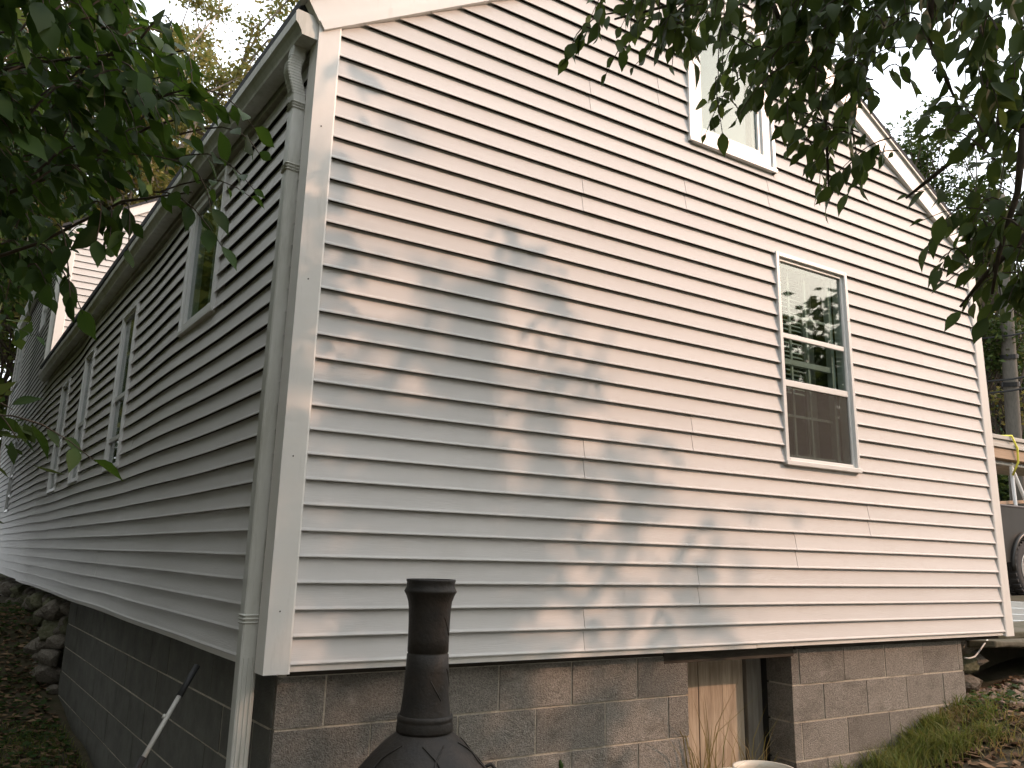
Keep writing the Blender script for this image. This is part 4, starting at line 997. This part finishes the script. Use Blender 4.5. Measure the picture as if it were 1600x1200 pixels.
# ------------------------------------------------------------------ utility pole and wires
m_pole = mat('grey_weathered_pole', (0.17,0.155,0.13), 0.9, var=0.35, vscale=6, bump=0.4, bscale=20, stretch=(5,5,.4), spec=0.2)
m_wireb = mat('black_wire', (0.02,0.02,0.02), 0.6)
pt, pb = at(1566, 385, 22.0), at(1585, 692, 22.0); dv_ = (pt-pb).normalized()
up = root('utility_pole', pb-dv_*3.4, 'grey wooden utility pole beyond the right corner of the house', 'utility pole')
limb(up, [pb-dv_*3.4, pb, pt, pt+dv_*1.2], 0.175, 0.125, 'shaft', m_pole, 14)
for k, t_ in enumerate((0.30, 0.44)):
    q = pb+dv_*(pt-pb).length*t_
    MB().tube([q-dv_*0.05, q+dv_*0.05], 0.185, 14).build('bracket', m_wireb, up)
for k, (y0, y1, lb) in enumerate(((525,509,'upper black wire crossing the utility pole'), (592,579,'middle black wire below it on the utility pole'), (611,596,'lowest black wire at the pole bracket'), (450,428,'thin wire high on the pole right of the golden leaves'))):
    a_, b_ = at(1480, y0+6, 21.6), at(1680, y1-8, 21.7)
    tag(MB().tube([a_+(b_-a_)*t_+Vector((0,0,-0.12*math.sin(math.pi*t_))) for t_ in np.linspace(-1.2, 2, 14)], 0.022 if k < 3 else 0.012, 6).build('overhead_wire', m_wireb), lb, 'wire', 'wires on the utility pole')
tag(MB().tube([at(1600, 318, 20), at(1570, 255, 20), at(1540, 195, 20)], 0.012, 5).build('overhead_wire', m_wireb), 'thin wire slanting through the white sky at the upper right', 'wire', 'wires on the utility pole')

# ------------------------------------------------------------------ pickup truck with its rack and load
m_paint = mat('dark_truck_paint', (0.035,0.032,0.028), 0.35, var=0.3, vscale=3, spec=0.25)
m_tyre = mat('tyre_rubber', (0.045,0.042,0.040), 0.9, bump=0.5, bscale=40)
m_rim = mat('wheel_metal', (0.42,0.41,0.39), 0.4, metal=0.7)
m_whitep = mat('white_rack_paint', (0.75,0.75,0.73), 0.45)
m_lum = mat('weathered_white_lumber', (0.50,0.46,0.40), 0.8, var=0.3, vscale=4, bump=0.2, bscale=12, stretch=(.5,3,6))
m_lum2 = mat('tan_lumber', (0.42,0.29,0.19), 0.8, var=0.3, vscale=4, stretch=(.5,3,6))
m_yel = mat('yellow_strap', (0.75,0.68,0.08), 0.6)
WC = at(1597, 889, 14.4); WR = 0.41; GT = WC.z-WR
tk = root('pickup_truck', (WC.x, WC.y+0.9, GT), 'dark pickup truck parked behind the right corner, rear wheel showing', 'truck')
X0 = WC.x; Y0 = WC.y-0.12; TW = 1.9
def wheel(c, sgn):
    prof = [(0.255,-0.12),(0.33,-0.135),(0.385,-0.125),(0.41,-0.09),(0.41,0.09),(0.385,0.125),(0.33,0.135),(0.255,0.12)]
    mb = MB(); n = 40
    mb.sweep([[(c[0]+r*math.cos(2*math.pi*k/n), c[1]+y, c[2]+r*math.sin(2*math.pi*k/n)) for k in range(n)] for r, y in prof]); ty = mb.build('tyre', m_tyre, tk, True)
    tread = MB()
    for k in range(30):
        a = 2*math.pi*k/30
        for y in (-0.07, 0.07):
            p = [Vector((c[0]+r*math.cos(a+d), c[1]+y+e, c[2]+r*math.sin(a+d))) for e in (-0.05, 0.05) for r, d in ((0.40,-.06),(0.40,.06),(0.425,.05),(0.425,-.05))]
            tread.add(p, [(0,1,2,3),(7,6,5,4),(0,4,5,1),(1,5,6,2),(2,6,7,3),(3,7,4,0)])
    tread.build('tread', m_tyre, ty)
    y = c[1]+sgn*0.10
    rim = MB().sweep([[(c[0]+r*math.cos(2*math.pi*k/n), y+yy*sgn, c[2]+r*math.sin(2*math.pi*k/n)) for k in range(n)] for r, yy in ((0.262,0.025),(0.240,0.03),(0.232,-0.04),(0.05,-0.05))]).build('rim', m_rim, tk, True)
    for k in range(6):
        a = 2*math.pi*k/6+0.3; d = Vector((math.cos(a), 0, math.sin(a))); t_ = Vector((-math.sin(a), 0, math.cos(a))); C_ = Vector((c[0], y, c[2])); o_ = Vector((0, sgn, 0))
        MB().hexa([C_+d*.06-t_*.055, C_+d*.245-t_*.045, C_+d*.245+t_*.045, C_+d*.06+t_*.055, C_+d*.06-t_*.045+o_*.03, C_+d*.245-t_*.03+o_*.02, C_+d*.245+t_*.03+o_*.02, C_+d*.06+t_*.045+o_*.03]).build('spoke', m_rim, rim)
    MB().sweep([[(c[0]+r*math.cos(2*math.pi*k/16), y+yy*sgn, c[2]+r*math.sin(2*math.pi*k/16)) for k in range(16)] for r, yy in ((0.08,0.0),(0.075,0.045),(0.02,0.05))]).build('hub_cap', m_rim, rim, True)
WB = 3.5
for wx in (X0, X0-WB):
    wheel((wx, WC.y, WC.z), -1); wheel((wx, WC.y+TW-0.25, WC.z), 1)
def body_side(y, th):
    """side panel in x-z with two wheel arches"""
    zb, zr = GT+0.50, GT+1.30; pts = []
    outline = []
    xa, xb = X0-WB-0.95, X0+1.15
    low = [(xa, zb)]
    for wx in (X0-WB, X0):
        low += [(wx+0.47*math.cos(t_), WC.z+0.02+0.47*math.sin(t_)) for t_ in np.linspace(math.pi, 0, 15)]
    low.append((xb, zb)); V = []; F = []
    low = [(x, max(z, zb)) for x, z in low]
    for yy in (y, y+th):
        V += [(x, yy, z) for x, z in low]+[(x, yy, zr) for x, z in low]
    n = len(low); m_ = 2*n
    for i in range(n-1): F += [(i, i+1, n+i+1, n+i), (m_+i+1, m_+i, m_+n+i, m_+n+i+1), (i, m_+i, m_+i+1, i+1), (n+i, n+i+1, m_+n+i+1, m_+n+i)]
    return mesh_obj('body_side', V, F, m_paint, tk)
body_side(Y0, 0.06); body_side(Y0+TW-0.06, 0.06)
for wx in (X0-WB, X0):
    MB().tube([(wx+0.50*math.cos(t_), Y0-0.02, WC.z+0.02+0.50*math.sin(t_)) for t_ in np.linspace(math.pi*1.03, -0.03*math.pi, 20)], 0.035, 8).build('arch_flare', m_paint, tk, True)
    MB().sweep([[(wx+r*math.cos(t_), Y0+0.07, WC.z+0.02+r*math.sin(t_)) for t_ in np.linspace(math.pi, 0, 12)] + [(wx+r*math.cos(t_), Y0+0.5, WC.z+0.02+r*math.sin(t_)) for t_ in np.linspace(0, math.pi, 12)] for r in (0.45, 0.465)], True, False).build('wheel_well', m_dark, tk)
MB().box((X0-1.05, Y0+0.06, GT+0.62), (X0+1.12, Y0+TW-0.06, GT+0.68)).build('bed_floor', m_dark, tk)
MB().box((X0+1.10, Y0+0.07, GT+0.66), (X0+1.15, Y0+TW-0.07, GT+1.28)).build('tailgate', m_paint, tk)
MB().tube([(X0-1.05, Y0+0.03, GT+1.32), (X0+1.15, Y0+0.03, GT+1.32)], 0.03, 8).build('bed_rail', m_blackp, tk)
cabv = [(X0-3.2,1.30),(X0-2.55,1.92),(X0-1.30,1.95),(X0-1.08,1.30)]
MB().sweep([[(x, y, GT+z) for x, z in cabv] for y in (Y0+0.12, Y0+TW-0.12)]).build('cab', m_paint, tk)
MB().box((X0-2.45, Y0+0.105, GT+1.36), (X0-1.42, Y0+0.118, GT+1.84)).build('side_window', m_glass, tk)
MB().box((X0-WB-0.95, Y0+0.07, GT+0.55), (X0-3.0, Y0+TW-0.07, GT+1.24)).build('bonnet', m_paint, tk)
# steel rack
rk = root('ladder_rack', (X0+0.1, Y0+0.9, GT+1.30), 'white tube rack standing on the truck bed under the lumber', 'rack')
for yy in (Y0+0.05, Y0+TW-0.05):
    for xx in (X0+0.02-1.0, X0-0.12):
        MB().tube([(xx, yy, GT+1.33), (xx, yy, GT+1.95)], 0.026, 8).build('rack_leg', m_whitep, rk)
        MB().tube([(xx+0.02, yy, GT+1.93), (xx+0.36, yy, GT+1.36)], 0.026, 8).build('rack_brace', m_whitep, rk)
    MB().tube([(X0-1.3, yy, GT+1.965), (X0+1.3, yy, GT+1.965)], 0.024, 8).build('rack_rail', m_alum, rk)
for xx in (X0-0.98, X0-0.12): MB().tube([(xx, Y0+0.02, GT+1.985), (xx, Y0+TW-0.02, GT+1.985)], 0.024, 8).build('rack_bar', m_alum, rk)
lm_ = root('lumber_stack', (X0, Y0+0.5, GT+2.1), 'stack of weathered white boards and a tan beam on the truck rack', 'lumber')
bevel(MB().box((X0-2.2, Y0-0.05, GT+2.02), (X0+1.9, Y0+0.10, GT+2.18)).build('beam', m_lum2, lm_), 0.006)
for k, (z0, z1, dy) in enumerate(((2.185,2.245,-0.08),(2.25,2.31,-0.04),(2.315,2.375,-0.07))):
    bevel(MB().box((X0-2.4, Y0+dy, GT+z0), (X0+2.0, Y0+dy+0.16, GT+z1)).build('board', m_lum, lm_), 0.006)
for k in range(4): bevel(MB().box((X0-2.3, Y0+0.2+0.22*k, GT+2.02), (X0+2.0, Y0+0.40+0.22*k, GT+2.33+0.03*(k % 2))).build('board', m_lum, lm_), 0.006)
tag(MB().tube([(X0-0.38, Y0+0.1, GT+2.395), (X0-0.28, Y0-0.09, GT+2.385), (X0-0.18, Y0-0.10, GT+2.20), (X0-0.14, Y0-0.07, GT+2.00), (X0-0.16, Y0+0.02, GT+1.80)], 0.016, 6).build('strap', m_yel, None, True), 'yellow strap tied over the lumber on the truck', 'strap')
ld = root('bed_load', (X0-0.3, Y0+0.8, GT+0.7), 'loose boards and dark crate lying in the truck bed', 'load')
MB().hexa([(X0-1.0,Y0+.12,GT+1.30),(X0+.9,Y0+.12,GT+1.46),(X0+.9,Y0+.26,GT+1.46),(X0-1.0,Y0+.26,GT+1.30),(X0-1.0,Y0+.12,GT+1.35),(X0+.9,Y0+.12,GT+1.51),(X0+.9,Y0+.26,GT+1.51),(X0-1.0,Y0+.26,GT+1.35)]).build('plank', m_lum2, ld)
MB().box((X0-0.9, Y0+0.5, GT+0.69), (X0-0.3, Y0+1.2, GT+1.85)).build('crate', m_dark, ld)
MB().box((X0-0.25, Y0+0.35, GT+0.69), (X0+0.8, Y0+1.3, GT+1.38)).build('toolbox', m_lum2, ld)
# bundle of white trim lying on the bank
m_wt = mat('white_vinyl_trim', (0.70,0.71,0.68), 0.4)
bd = root('trim_bundle', at(1600, 958, 9.4), 'bundle of long white vinyl trim lying low beside the corner post', 'trim')
for k in range(4):
    a_ = at(1540, 944+10*k, 9.6-0.05*k); b_ = at(1700, 950+9.5*k, 9.3-0.05*k); dz = Vector((0,0,0.032)); dy = Vector((0,0.12,0))
    MB().hexa([a_-dz, b_-dz, b_-dz+dy, a_-dz+dy, a_+dz, b_+dz, b_+dz+dy, a_+dz+dy]).build('trim_length', m_wt, bd)
